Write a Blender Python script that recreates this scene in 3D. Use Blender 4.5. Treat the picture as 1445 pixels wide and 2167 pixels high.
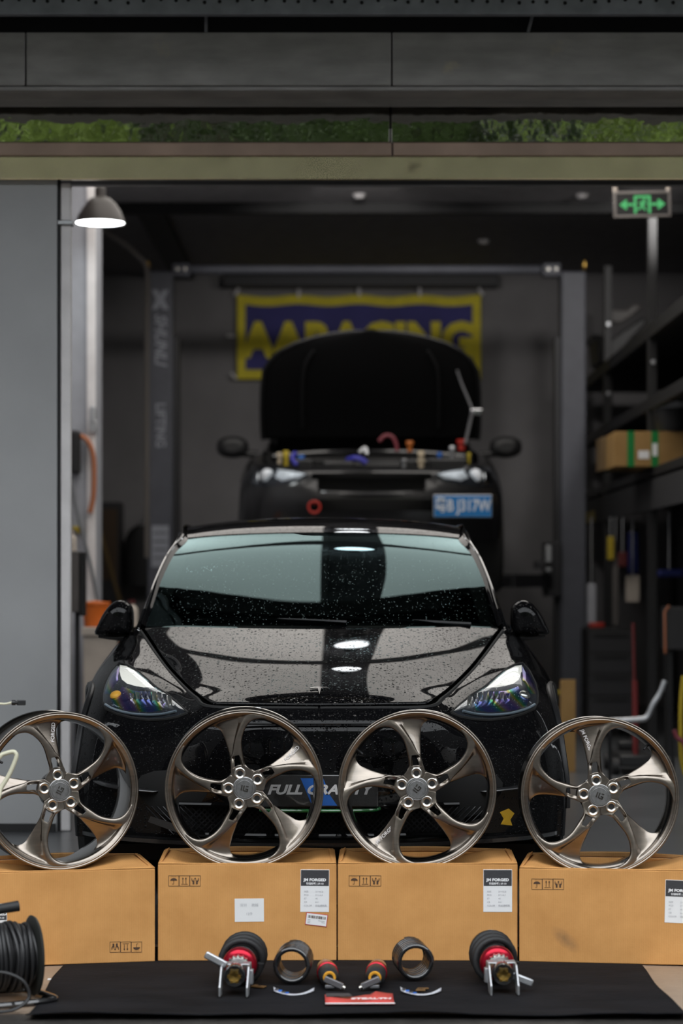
import bpy, math, random
from math import sin, cos, pi, radians, sqrt, atan2
from mathutils import Vector, Matrix
from mathutils.bvhtree import BVHTree

for o in list(bpy.data.objects):
    bpy.data.objects.remove(o)
scn = bpy.context.scene
col = scn.collection
random.seed(7)

# ------------------------------------------------------------------ camera, sky, exposure
F_PX, CAM_H, HORIZON = 5117.0, 1.277, 1230.0       # 85 mm on a 24x36 portrait frame of 1445x2167
cam = bpy.data.cameras.new('camera')
cam.sensor_width = 36.0
cam.sensor_fit = 'AUTO'
cam.lens = F_PX / 2167.0 * 36.0
cam.shift_y = (HORIZON - 2167 / 2) / 2167.0
cam.dof.use_dof = True
cam.dof.focus_distance = 8.65
cam.dof.aperture_fstop = 2.1
cam.clip_end = 200
camo = bpy.data.objects.new('camera', cam)
camo.location = (0, 0, CAM_H)
camo.rotation_euler = (radians(90), 0, 0)
col.objects.link(camo)
scn.camera = camo

w = bpy.data.worlds.new('overcast_sky')
scn.world = w
w.use_nodes = True
bg = w.node_tree.nodes['Background']
bg.inputs['Color'].default_value = (0.92, 0.96, 1.0, 1)
bg.inputs['Strength'].default_value = 3.7

scn.view_settings.view_transform = 'Standard'
scn.view_settings.look = 'None'
scn.view_settings.gamma = 1
scn.view_settings.use_curve_mapping = False
scn.view_settings.exposure = 0.0

PANEL_EMIT = 2.5      # ceiling light panels
SPOT_W = 98.0          # added ceiling fill spots
LAMP_EMIT = 12.0       # round ceiling lamps

# ------------------------------------------------------------------ helpers
def P(px, py, Y):
    """photo pixel at distance Y -> point in metres"""
    return Vector(((px - 722.5) * Y / F_PX, Y, CAM_H - (py - HORIZON) * Y / F_PX))

def lerp(a, b, t): return a + (b - a) * t
def clamp(x, a=0.0, b=1.0): return max(a, min(b, x))
def sstep(x): x = clamp(x); return x * x * (3 - 2 * x)

def tab(table, x):
    """smooth table lookup (Catmull-Rom through the points)"""
    n = len(table)
    if x <= table[0][0]: return table[0][1]
    if x >= table[-1][0]: return table[-1][1]
    for i in range(n - 1):
        if table[i][0] <= x <= table[i + 1][0]:
            x0, y0 = table[i]; x1, y1 = table[i + 1]
            h = x1 - x0; t = (x - x0) / h
            def slope(j):
                if j <= 0: return (table[1][1] - table[0][1]) / (table[1][0] - table[0][0])
                if j >= n - 1: return (table[-1][1] - table[-2][1]) / (table[-1][0] - table[-2][0])
                a = (table[j][1] - table[j-1][1]) / (table[j][0] - table[j-1][0])
                b = (table[j+1][1] - table[j][1]) / (table[j+1][0] - table[j][0])
                if a * b <= 0: return 0
                return 2 * a * b / (a + b)
            m0, m1 = slope(i), slope(i + 1)
            t2, t3 = t * t, t * t * t
            return (2*t3-3*t2+1)*y0 + (t3-2*t2+t)*h*m0 + (-2*t3+3*t2)*y1 + (t3-t2)*h*m1
    return table[-1][1]

class MB:
    def __init__(s): s.v = []; s.f = []
    def add(s, vs, fs, M=None):
        b = len(s.v)
        for p in vs:
            p = Vector(p)
            s.v.append(tuple(M @ p) if M is not None else tuple(p))
        for f in fs: s.f.append(tuple(i + b for i in f))
        return s
    def box(s, c, d, M=None):
        cx, cy, cz = c; x, y, z = d[0]/2, d[1]/2, d[2]/2
        vs = [(cx+a*x, cy+b*y, cz+g*z) for a in (-1,1) for b in (-1,1) for g in (-1,1)]
        fs = [(0,1,3,2),(4,6,7,5),(0,4,5,1),(2,3,7,6),(0,2,6,4),(1,5,7,3)]
        return s.add(vs, fs, M)
    def span(s, a, b, M=None):
        c = [(a[i]+b[i])/2 for i in range(3)]; d = [abs(b[i]-a[i]) for i in range(3)]
        return s.box(c, d, M)
    def lathe(s, prof, n=24, M=None, closed=False, arc=2*pi):
        """profile of (r, z) turned about local Z"""
        vs = []; fs = []; m = len(prof)
        full = abs(arc - 2*pi) < 1e-6
        cols = n if full else n + 1
        for i in range(cols):
            a = arc * i / n
            for r, z in prof: vs.append((r*cos(a), r*sin(a), z))
        for i in range(n):
            j = (i + 1) % cols
            for k in range(m - (0 if closed else 1)):
                k2 = (k + 1) % m
                fs.append((i*m+k, j*m+k, j*m+k2, i*m+k2))
        return s.add(vs, fs, M)
    def cyl(s, p0, p1, r0, r1=None, n=16, caps=True):
        if r1 is None: r1 = r0
        p0, p1 = Vector(p0), Vector(p1); d = p1 - p0; L = d.length
        M = Matrix.Translation(p0) @ d.to_track_quat('Z', 'Y').to_matrix().to_4x4()
        prof = [(r0, 0), (r1, L)]
        if caps: prof = [(1e-5, 0)] + prof + [(1e-5, L)]
        return s.lathe(prof, n, M)
    def tube(s, path, r, n=8, closed=False, caps=True):
        path = [Vector(p) for p in path]; m = len(path)
        rs = r if isinstance(r, (list, tuple)) else [r] * m
        vs = []; fs = []; up = None
        for i, p in enumerate(path):
            if closed: t = path[(i+1) % m] - path[(i-1) % m]
            else: t = path[min(i+1, m-1)] - path[max(i-1, 0)]
            t.normalize()
            if up is None:
                up = Vector((0,0,1)) if abs(t.z) < .9 else Vector((1,0,0))
            x = t.cross(up)
            if x.length < 1e-6: x = t.cross(Vector((1,0,0)))
            x.normalize(); up = x.cross(t).normalized()
            for k in range(n):
                a = 2*pi*k/n
                vs.append(tuple(p + (x*cos(a) + up*sin(a)) * rs[i]))
        for i in range(m if closed else m - 1):
            j = (i + 1) % m
            for k in range(n):
                k2 = (k+1) % n
                fs.append((i*n+k, i*n+k2, j*n+k2, j*n+k))
        if caps and not closed:
            fs.append(tuple(range(n-1, -1, -1))); fs.append(tuple((m-1)*n + k for k in range(n)))
        return s.add(vs, fs)
    def prism(s, poly, h0, h1, M=None):
        n = len(poly)
        vs = [(x, y, h0) for x, y in poly] + [(x, y, h1) for x, y in poly]
        fs = [tuple(range(n-1, -1, -1)), tuple(range(n, 2*n))]
        fs += [(i, (i+1) % n, n+(i+1) % n, n+i) for i in range(n)]
        return s.add(vs, fs, M)
    def grid(s, rows, M=None, flip=False, skip=None):
        m = len(rows); n = len(rows[0])
        vs = [p for r in rows for p in r]; fs = []
        for i in range(m-1):
            for j in range(n-1):
                if skip and skip(i, j): continue
                q = (i*n+j, i*n+j+1, (i+1)*n+j+1, (i+1)*n+j)
                fs.append(q[::-1] if flip else q)
        return s.add(vs, fs, M)
    def mirror_x(s):
        b = len(s.v); vs = [(-x, y, z) for x, y, z in s.v]; fs = [f[::-1] for f in s.f]
        return s.add(vs, fs)
    def mesh(s, name, smooth=40):
        me = bpy.data.meshes.new(name)
        me.from_pydata(s.v, [], s.f)
        me.validate(); me.update()
        if smooth:
            me.polygons.foreach_set('use_smooth', [True] * len(me.polygons))
            if smooth < 180: me.set_sharp_from_angle(angle=radians(smooth))
        return me
    def build(s, name, mat, parent=None, smooth=40, bevel=0, seg=2, weld=False):
        me = s.mesh(name, smooth)
        return link(name, me, mat, parent, bevel, seg, weld)

def link(name, me, mat, parent=None, bevel=0, seg=2, weld=False):
    o = bpy.data.objects.new(name, me)
    me.materials.clear()
    if mat: me.materials.append(mat)
    col.objects.link(o)
    if parent: o.parent = parent
    if weld:
        wm = o.modifiers.new('weld', 'WELD'); wm.merge_threshold = 0.0004
    if bevel:
        b = o.modifiers.new('bevel', 'BEVEL'); b.width = bevel; b.segments = seg
        b.limit_method = 'ANGLE'; b.angle_limit = radians(35)
    return o

def thing(name, label, cat, loc=(0,0,0), rot=(0,0,0), group=None):
    o = bpy.data.objects.new(name, None); col.objects.link(o)
    o.empty_display_size = 0.1
    o.location = loc; o.rotation_euler = rot
    o['label'] = label; o['category'] = cat
    if group: o['group'] = group
    return o
def tag(o, label, cat, group=None):
    o['label'] = label; o['category'] = cat
    if group: o['group'] = group
    return o
def struct(o): o['kind'] = 'structure'; return o
def lab(o, label): o['label'] = label; return o
def stuff(o): o['kind'] = 'stuff'; return o

def text_mb(s, size, extrude=0.0005, shear=0.0, bold=0.0, spacing=1.0, sx=1.0, align='CENTER'):
    """lettering as a mesh builder in the XY plane, facing +Z"""
    cu = bpy.data.curves.new('lettering', 'FONT')
    cu.body = s; cu.size = size; cu.extrude = extrude; cu.shear = shear
    cu.offset = bold; cu.space_character = spacing
    cu.align_x = align; cu.align_y = 'CENTER'; cu.resolution_u = 3
    o = bpy.data.objects.new('lettering', cu); col.objects.link(o)
    dg = bpy.context.evaluated_depsgraph_get()
    me = bpy.data.meshes.new_from_object(o.evaluated_get(dg))
    mb = MB()
    mb.add([(v.co.x*sx, v.co.y, v.co.z) for v in me.vertices], [tuple(p.vertices) for p in me.polygons])
    bpy.data.objects.remove(o); bpy.data.curves.remove(cu); bpy.data.meshes.remove(me)
    return mb
def facing(loc, roll=0.0, yaw=0.0):
    """matrix: XY-plane drawing stood up to face the camera (-Y)"""
    return Matrix.Translation(Vector(loc)) @ Matrix.Rotation(yaw, 4, 'Z') @ Matrix.Rotation(pi/2, 4, 'X') @ Matrix.Rotation(roll, 4, 'Z')
def xform(mb, M):
    out = MB(); out.add(mb.v, mb.f, M); return out

def crow(p0, p1, p2, p3, t):
    t2, t3 = t*t, t*t*t
    return (p1*2 + (p2-p0)*t + (p0*2 - p1*5 + p2*4 - p3)*t2 + (p1*3 - p0 - p2*3 + p3)*t3) * 0.5
def curve(pts, n):
    """dense Catmull-Rom polyline: n steps per span"""
    pts = [Vector(p) for p in pts]; out = []
    m = len(pts)
    for i in range(m-1):
        a = pts[i-1] if i > 0 else pts[0]*2 - pts[1]
        d = pts[i+2] if i+2 < m else pts[-1]*2 - pts[-2]
        for k in range(n): out.append(crow(a, pts[i], pts[i+1], d, k/n))
    out.append(pts[-1])
    return out
def surf(net, nu, nv):
    """dense surface through a net of points (rows of points)"""
    rows = [curve(r, nv) for r in net]
    cols = [curve([r[j] for r in rows], nu) for j in range(len(rows[0]))]
    return [[cols[j][i] for j in range(len(cols))] for i in range(len(cols[0]))]

def inside(poly, x, y):
    c = False; n = len(poly); j = n - 1
    for i in range(n):
        xi, yi = poly[i]; xj, yj = poly[j]
        if (yi > y) != (yj > y) and x < (xj-xi)*(y-yi)/(yj-yi)+xi: c = not c
        j = i
    return c

# ------------------------------------------------------------------ materials
def _nt(name):
    m = bpy.data.materials.new(name); m.use_nodes = True
    nt = m.node_tree
    return m, nt, nt.nodes['Principled BSDF']
def setp(b, **k):
    names = dict(base='Base Color', rough='Roughness', metal='Metallic', coat='Coat Weight', coatr='Coat Roughness',
                 spec='Specular IOR Level', trans='Transmission Weight', ior='IOR', alpha='Alpha', sheen='Sheen Weight', aniso='Anisotropic')
    for a, v in k.items():
        if a == 'base': v = (*v, 1) if len(v) == 3 else v
        b.inputs[names[a]].default_value = v
def plain(name, base, rough=0.5, metal=0.0, vary=0.0, vscale=8.0, bump=0.0, bscale=60.0, stretch=None, dirt=None, **k):
    """procedural surface: colour with mottling, optional fine relief and stains"""
    m, nt, b = _nt(name)
    setp(b, base=base, rough=rough, metal=metal, **k)
    N = nt.nodes.new; L = nt.links.new
    tc = N('ShaderNodeTexCoord'); co = tc.outputs['Object']
    if stretch:
        mp = N('ShaderNodeMapping'); mp.inputs['Scale'].default_value = stretch
        L(co, mp.inputs['Vector']); co = mp.outputs['Vector']
    cs = None
    if vary or True:
        n1 = N('ShaderNodeTexNoise'); n1.inputs['Scale'].default_value = vscale; n1.inputs['Detail'].default_value = 6
        L(co, n1.inputs['Vector'])
        mr = N('ShaderNodeMapRange'); mr.inputs[3].default_value = 1 - vary - 0.03; mr.inputs[4].default_value = 1 + vary + 0.03
        mr.inputs[1].default_value = .3; mr.inputs[2].default_value = .7
        L(n1.outputs['Fac'], mr.inputs[0])
        mx = N('ShaderNodeMix'); mx.data_type = 'RGBA'; mx.blend_type = 'MULTIPLY'; mx.inputs[0].default_value = 1
        mx.inputs[6].default_value = (*base, 1); L(mr.outputs[0], mx.inputs[7]); cs = mx.outputs[2]
    if dirt:
        dcol, dscale, lo, hi = dirt
        n3 = N('ShaderNodeTexNoise'); n3.inputs['Scale'].default_value = dscale; n3.inputs['Detail'].default_value = 8
        n3.inputs['Roughness'].default_value = .65
        L(tc.outputs['Object'], n3.inputs['Vector'])
        r2 = N('ShaderNodeMapRange'); r2.inputs[1].default_value = lo; r2.inputs[2].default_value = hi
        L(n3.outputs['Fac'], r2.inputs[0])
        m2 = N('ShaderNodeMix'); m2.data_type = 'RGBA'; L(r2.outputs[0], m2.inputs[0])
        L(cs, m2.inputs[6]); m2.inputs[7].default_value = (*dcol, 1); cs = m2.outputs[2]
    L(cs, b.inputs['Base Color'])
    if bump:
        n2 = N('ShaderNodeTexNoise'); n2.inputs['Scale'].default_value = bscale; n2.inputs['Detail'].default_value = 4
        L(co, n2.inputs['Vector'])
        bp = N('ShaderNodeBump'); bp.inputs['Strength'].default_value = 1; bp.inputs['Distance'].default_value = bump
        L(n2.outputs['Fac'], bp.inputs['Height']); L(bp.outputs[0], b.inputs['Normal'])
    return m
def emit(name, c, s, grad=None):
    m = bpy.data.materials.new(name); m.use_nodes = True; nt = m.node_tree
    nt.nodes.remove(nt.nodes['Principled BSDF'])
    e = nt.nodes.new('ShaderNodeEmission'); e.inputs[0].default_value = (*c, 1); e.inputs[1].default_value = s
    nt.links.new(e.outputs[0], nt.nodes['Material Output'].inputs[0])
    return m
def droplets(nt, normal_sockets, amount=1.0, scales=((55, .30, .0022), (130, .33, .0012)), cover=(.42, .62)):
    """rain drops as fine relief; returns bump normal output"""
    N = nt.nodes.new; L = nt.links.new
    tc = N('ShaderNodeTexCoord')
    prev = None
    for sc, rad, dist in scales:
        vo = N('ShaderNodeTexVoronoi'); vo.inputs['Scale'].default_value = sc; vo.inputs['Randomness'].default_value = 1
        L(tc.outputs['Object'], vo.inputs['Vector'])
        sep = N('ShaderNodeSeparateColor'); L(vo.outputs['Color'], sep.inputs[0])
        # drop size differs per cell, many cells hold none
        mr = N('ShaderNodeMapRange'); mr.inputs[1].default_value = 1 - amount; mr.inputs[2].default_value = 1
        mr.inputs[3].default_value = 0.02; mr.inputs[4].default_value = rad
        L(sep.outputs[0], mr.inputs[0])
        dv = N('ShaderNodeMath'); dv.operation = 'DIVIDE'; L(vo.outputs['Distance'], dv.inputs[0]); L(mr.outputs[0], dv.inputs[1])
        pw = N('ShaderNodeMath'); pw.operation = 'POWER'; L(dv.outputs[0], pw.inputs[0]); pw.inputs[1].default_value = 2.5
        sb = N('ShaderNodeMath'); sb.operation = 'SUBTRACT'; sb.use_clamp = True; sb.inputs[0].default_value = 1; L(pw.outputs[0], sb.inputs[1])
        sq = N('ShaderNodeMath'); sq.operation = 'MULTIPLY'; L(sb.outputs[0], sq.inputs[0]); L(mr.outputs[0], sq.inputs[1])
        bp = N('ShaderNodeBump'); bp.inputs['Strength'].default_value = 1; bp.inputs['Distance'].default_value = dist / rad
        L(sq.outputs[0], bp.inputs['Height'])
        if prev: L(prev, bp.inputs['Normal'])
        prev = bp.outputs[0]
    for s in normal_sockets: L(prev, s)
    return prev
def paint(name, base, rough=.35, drops=None, metal=0.0, coatr=.02, spec=.0, coatw=.55):
    m, nt, b = _nt(name)
    setp(b, base=base, rough=rough, metal=metal, coat=1.0, coatr=coatr, spec=spec)
    b.inputs['Coat IOR'].default_value = 1.42; b.inputs['Coat Weight'].default_value = coatw
    if drops: droplets(nt, [b.inputs['Normal'], b.inputs['Coat Normal']], **drops)
    return m
def glass(name, tint, refl=(1,1,1), rough=0.0, ior=1.5, drops=None):
    """thin pane: dark tint seen through, Fresnel mirror on top"""
    m = bpy.data.materials.new(name); m.use_nodes = True; nt = m.node_tree
    nt.nodes.remove(nt.nodes['Principled BSDF'])
    N = nt.nodes.new; L = nt.links.new
    t = N('ShaderNodeBsdfTransparent'); t.inputs[0].default_value = (*tint, 1)
    g = N('ShaderNodeBsdfGlossy'); g.inputs['Color'].default_value = (*refl, 1); g.inputs['Roughness'].default_value = rough
    # Schlick reflectance from |N.I|, the same from either side of the sheet
    ge = N('ShaderNodeNewGeometry'); dt = N('ShaderNodeVectorMath'); dt.operation = 'DOT_PRODUCT'
    L(ge.outputs['Normal'], dt.inputs[0]); L(ge.outputs['Incoming'], dt.inputs[1])
    ab = N('ShaderNodeMath'); ab.operation = 'ABSOLUTE'; L(dt.outputs['Value'], ab.inputs[0])
    om = N('ShaderNodeMath'); om.operation = 'SUBTRACT'; om.use_clamp = True; om.inputs[0].default_value = 1; L(ab.outputs[0], om.inputs[1])
    pw = N('ShaderNodeMath'); pw.operation = 'POWER'; L(om.outputs[0], pw.inputs[0]); pw.inputs[1].default_value = 5
    f0 = ((ior - 1) / (ior + 1)) ** 2
    ma = N('ShaderNodeMath'); ma.operation = 'MULTIPLY_ADD'; L(pw.outputs[0], ma.inputs[0]); ma.inputs[1].default_value = 1 - f0; ma.inputs[2].default_value = f0
    mx = N('ShaderNodeMixShader'); L(ma.outputs[0], mx.inputs[0]); L(t.outputs[0], mx.inputs[1]); L(g.outputs[0], mx.inputs[2])
    L(mx.outputs[0], nt.nodes['Material Output'].inputs[0])
    if drops: droplets(nt, [g.inputs['Normal'], dt.inputs[0]], **drops)
    return m

def cardboard(name, base, stain=None):
    m, nt, b = _nt(name); setp(b, rough=.82, spec=.2)
    N = nt.nodes.new; L = nt.links.new
    tc = N('ShaderNodeTexCoord')
    wv = N('ShaderNodeTexWave'); wv.bands_direction = 'X'; wv.inputs['Scale'].default_value = 42; wv.inputs['Distortion'].default_value = .6
    L(tc.outputs['Object'], wv.inputs['Vector'])
    n1 = N('ShaderNodeTexNoise'); n1.inputs['Scale'].default_value = 5; n1.inputs['Detail'].default_value = 8; n1.inputs['Roughness'].default_value = .6
    L(tc.outputs['Object'], n1.inputs['Vector'])
    cr = N('ShaderNodeValToRGB'); e = cr.color_ramp.elements
    e[0].position = .28; e[0].color = (base[0]*.80, base[1]*.76, base[2]*.70, 1)
    e[1].position = .62; e[1].color = (*base, 1)
    L(n1.outputs['Fac'], cr.inputs[0])
    mx = N('ShaderNodeMix'); mx.data_type = 'RGBA'; mx.blend_type = 'MULTIPLY'; mx.inputs[0].default_value = .035
    L(cr.outputs[0], mx.inputs[6]); L(wv.outputs['Color'], mx.inputs[7])
    out = mx.outputs[2]
    if stain:
        mp = N('ShaderNodeMapping'); mp.vector_type = 'TEXTURE'; mp.inputs['Location'].default_value = stain
        mp.inputs['Rotation'].default_value = (0, radians(40), 0); mp.inputs['Scale'].default_value = (.065, .5, .028)
        L(tc.outputs['Object'], mp.inputs['Vector']); gd = N('ShaderNodeTexGradient'); gd.gradient_type = 'SPHERICAL'; L(mp.outputs[0], gd.inputs[0])
        n4 = N('ShaderNodeTexNoise'); n4.inputs['Scale'].default_value = 45; n4.inputs['Detail'].default_value = 6; L(tc.outputs['Object'], n4.inputs['Vector'])
        mu = N('ShaderNodeMath'); mu.operation = 'MULTIPLY'; L(gd.outputs['Fac'], mu.inputs[0]); L(n4.outputs['Fac'], mu.inputs[1])
        m3 = N('ShaderNodeMix'); m3.data_type = 'RGBA'; L(mu.outputs[0], m3.inputs[0]); L(out, m3.inputs[6]); m3.inputs[7].default_value = (.10, .075, .06, 1); out = m3.outputs[2]
    L(out, b.inputs['Base Color'])
    n2 = N('ShaderNodeTexNoise'); n2.inputs['Scale'].default_value = 160; L(tc.outputs['Object'], n2.inputs['Vector'])
    bp = N('ShaderNodeBump'); bp.inputs['Distance'].default_value = .0006
    ad = N('ShaderNodeMath'); ad.operation = 'ADD'; wm = N('ShaderNodeMath'); wm.operation = 'MULTIPLY'; wm.inputs[1].default_value = .25; L(wv.outputs['Fac'], wm.inputs[0]); L(n2.outputs['Fac'], ad.inputs[0]); L(wm.outputs[0], ad.inputs[1])
    L(ad.outputs[0], bp.inputs['Height']); L(bp.outputs[0], b.inputs['Normal'])
    return m

M = {}
M['cardboard'] = cardboard('cardboard', (.66, .335, .115))
M['cardboard_in'] = cardboard('cardboard_inner', (.44, .24, .095))
M['ink'] = plain('brown_ink', (.07, .035, .018), .7)
M['paper'] = plain('white_label_paper', (.80, .80, .80), .55)
M['labelblack'] = plain('label_dark_print', (.045, .045, .05), .5, vary=.15, vscale=60, stretch=(1, 1, 8))
M['labelgrey'] = plain('label_grey_print', (.45, .45, .47), .6)
M['white_ink'] = plain('white_print', (.85, .85, .85), .5)
M['red_ink'] = plain('red_print', (.55, .06, .08), .5)
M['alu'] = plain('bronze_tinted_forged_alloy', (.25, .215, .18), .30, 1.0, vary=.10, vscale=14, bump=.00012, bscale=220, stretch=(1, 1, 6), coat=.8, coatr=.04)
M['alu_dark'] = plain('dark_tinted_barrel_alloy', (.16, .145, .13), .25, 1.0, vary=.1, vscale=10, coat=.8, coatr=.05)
M['silver'] = plain('bare_machined_metal', (.62, .60, .56), .28, 1.0, vary=.08, vscale=40)
M['silver_soft'] = plain('zinc_plated_steel', (.52, .53, .55), .42, .85, vary=.08, vscale=30)
M['hole'] = plain('black_recess', (.004, .004, .004), .8)
M['rubber'] = plain('black_rubber', (.012, .012, .013), .6, bump=.0004, bscale=200)
M['mat'] = plain('black_fabric_mat', (.009, .009, .0105), .9, spec=.12, vary=.35, vscale=3, bump=.003, bscale=22, stretch=(1, 2.5, 1), dirt=((.06, .055, .05), 90, .72, .80))
M['blk_gloss'] = plain('gloss_black_coating', (.012, .012, .013), .13, coat=1.0, coatr=.05)
M['blk_satin'] = plain('satin_black_plastic', (.014, .014, .015), .45)
M['red_alu'] = plain('red_anodised_alloy', (.42, .012, .03), .28, .75, vary=.1, vscale=40)
M['gold'] = plain('brass_nut', (.62, .40, .11), .3, 1.0)
M['amber'] = plain('yellow_bump_stop', (.75, .36, .03), .5)
M['brass_dull'] = plain('dull_brass_bracket', (.23, .13, .05), .45, .6)
# ------------------------------------------------------------------ the place: floors, walls, ceiling, shop front
FLOOR2 = 0.14            # the shop floor lies a step above the forecourt
M['concrete'] = plain('tan_concrete', (.30, .225, .165), .42, vary=.16, vscale=6, bump=.0015, bscale=40, dirt=((.16, .12, .09), 3, .5, .75))
M['asphalt'] = plain('dark_wet_pavement', (.035, .032, .03), .35, vary=.3, vscale=20, bump=.004, bscale=90)
M['epoxy'] = plain('grey_epoxy_floor', (.10, .105, .11), .3, vary=.15, vscale=4)
M['panel_grey'] = plain('light_grey_panel', (.40, .405, .41), .55, vary=.05, vscale=2, dirt=((.16, .14, .13), 2.2, .70, .86))
M['white_trim'] = plain('white_painted_steel', (.78, .75, .75), .4, vary=.05)
M['wall_dark'] = plain('dark_grey_wall', (.27, .26, .265), .7, vary=.10, vscale=2)
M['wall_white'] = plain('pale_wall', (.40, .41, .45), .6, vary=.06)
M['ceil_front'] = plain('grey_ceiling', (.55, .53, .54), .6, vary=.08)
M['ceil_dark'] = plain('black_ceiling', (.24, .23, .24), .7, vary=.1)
M['beam_black'] = plain('black_beam', (.012, .012, .013), .6)
M['steel_dirty'] = plain('weathered_grey_steel', (.30, .29, .28), .42, .25, vary=.18, vscale=7, bump=.001, bscale=30, dirt=((.42, .37, .28), 3.4, .64, .76), stretch=(.6, 1, 2))
M['steel_blue'] = plain('blue_grey_aluminium', (.27, .285, .31), .4, .35, vary=.15, vscale=10, dirt=((.45, .45, .42), 9, .68, .8))
M['mirror'] = plain('polished_stainless', (.55, .54, .50), .04, 1.0, vary=.05, bump=.010, bscale=2.6, dirt=((.2, .19, .16), 6, .72, .85))
M['mirror_gold'] = plain('stainless_strip', (.85, .75, .50), .24, 1.0, vary=.06, bump=.002, bscale=3, dirt=((.35, .27, .18), 5, .62, .78))
M['brownsteel'] = plain('brown_reflection_steel', (.34, .24, .19), .4, .5, vary=.2, vscale=3)  # brown of the mirrored surroundings is put into the stainless strip's colour

def slab(name, a, b, mat): return struct(MB().span(a, b).build(name, mat, None, smooth=0))
slab('pavement', (-14, -22, -.1), (14, 7.17, -.006), M['asphalt'])
slab('floor_forecourt', (-14, 7.1701, -.1), (14, 8.50, 0), M['concrete'])
slab('floor', (-14, 8.5001, -.1), (8, 22.3, FLOOR2), M['epoxy'])
slab('wall_back', (-2.4, 22.2, FLOOR2), (3.4, 22.35, 4.1), M['wall_dark'])
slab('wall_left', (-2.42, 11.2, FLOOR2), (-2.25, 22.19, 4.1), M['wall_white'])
NIBY = 15.6
NIBX = P(204, 0, NIBY).x
slab('wall_nib', (-2.249, NIBY, FLOOR2), (NIBX, NIBY + .35, 4.095), M['wall_white'])
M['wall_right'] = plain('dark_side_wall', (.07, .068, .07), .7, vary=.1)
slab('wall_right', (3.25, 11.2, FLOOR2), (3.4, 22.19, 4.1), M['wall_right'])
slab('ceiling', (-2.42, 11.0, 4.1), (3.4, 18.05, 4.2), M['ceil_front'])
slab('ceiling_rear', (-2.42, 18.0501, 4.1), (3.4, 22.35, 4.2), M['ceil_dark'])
slab('trim_1', (-2.2, 18.0, 4.02), (3.2, 18.12, 4.095), M['beam_black'])
slab('trim_2', (-1.54, 18.13, 4.04), (-1.34, 22.1, 4.095), M['beam_black'])
# shop front: grey partition left of the opening
PX = P(122, 1000, 11.0).x
slab('wall_front', (-6.0, 10.97, FLOOR2), (PX, 11.06, 3.108), M['panel_grey'])
slab('wall_front_right', (3.3, 10.97, FLOOR2), (8.0, 11.06, 3.3), M['panel_grey'])
slab('wall_front_upper', (-6.0, 11.2, 3.12), (8.0, 11.3, 6.5), M['steel_dirty'])
slab('baseboard_front', (-6.0, 10.955, FLOOR2), (PX - .004, 10.969, .178), M['beam_black'])
slab('trim_3', (PX + .0005, 10.99, FLOOR2), (PX + .011, 11.05, 3.1), M['beam_black'])
mb = MB(); x = P(139, 0, 11.0).x
mb.box((x, 11.02, (FLOOR2 + 3.09) / 2), (.048, .05, 3.09 - FLOOR2))
o = struct(mb.build('trim_4', M['white_trim'], None, bevel=.008))
mb = MB(); z = P(139, 472, 11.0).z
for sx in (-1, 1): mb.box((sx * .03, 0, 0), (.012, .03, .028))
mb.box((0, -.03, 0), (.07, .008, .02))
o = mb.build('pipe_clamp', M['silver_soft'], None, bevel=.003); o.location = (x, 11.01, z)
tag(o, 'small metal clamp on the white post beside the grey partition', 'clamp')

# header strips over the opening (from the lowest up), each a length of sheet metal with its joint
def strip(name, y0, y1, Y, mat, joints=(), thick=.05, tilt=0.0, x0=-4.0, x1=4.5, bevel=.004):
    z1 = P(0, y0, Y).z; z0 = P(0, y1, Y).z
    xs = [x0] + [P(j, 0, Y).x for j in joints] + [x1]
    root = None
    for i in range(len(xs) - 1):
        m = MB(); h = z1 - z0
        m.box(((xs[i] + xs[i+1]) / 2, thick / 2, h / 2), (xs[i+1] - xs[i] - .006, thick, h), Matrix.Rotation(tilt, 4, 'X'))
        o = m.build(name if i == 0 else 'panel', mat, None, smooth=0, bevel=bevel)
        if root is None:
            o.location = (0, Y, z0); struct(o); root = o
        else: o.parent = root
    return root
strip('trim_5', 331, 380, 10.92, M['mirror_gold'], (), tilt=radians(3.5))
strip('trim_6', 301, 330, 10.96, M['brownsteel'], (830,))
strip('trim_7', 206, 302, 11.00, M['mirror'], (826,), tilt=radians(1.0))
t8 = strip('trim_8', 68, 181, 10.60, M['steel_dirty'], (54, 829))
# rolled lower lip of the gutter
mb = MB(); z = P(0, 182, 10.6).z; zz = P(0, 210, 10.72).z
mb.prism([(10.602, z), (10.60, z - .02), (10.64, zz + .012), (10.72, zz), (10.9, zz), (10.9, z)], -4, 4.5,
         Matrix(((0, 0, 1, 0), (1, 0, 0, 0), (0, 1, 0, 0), (0, 0, 0, 1))))
struct(mb.build('trim_9', M['steel_dirty'], None, smooth=0, bevel=.004))
slab('trim_10', (-4, 10.74, P(0, 70, 10.7).z), (4.5, 10.9, P(0, 20, 10.7).z), M['beam_black'])
t11 = strip('trim_11', -160, 30, 10.45, M['steel_blue'], ())
for i, (px, a) in enumerate(((436, .0), (1122, .25))):
    m = MB(); m.box((0, 0, 0), (.014, .01, .085)); o = m.build('bracket', M['silver_soft'], None, bevel=.002)
    o.parent = t8; o.matrix_parent_inverse = Matrix.Identity(4)
    p = P(px, 50, 10.68); o.location = p - t8.location; o.rotation_euler = (0, a, 0)
# drilled holes along the top strip
m = MB()
for k in range(46):
    px = 6 + k * 33 + random.uniform(-5, 5)
    p = P(px, 3 + random.uniform(-4, 4), 10.45)
    m.lathe([(1e-4, 0), (.008, 0), (.008, .003), (1e-4, .003)], 8, facing((p.x, 10.4465, p.z)))
o = m.build('drilled_hole', M['hole'], None); o.parent = t11; o.location = -t11.location; stuff(o)

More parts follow.
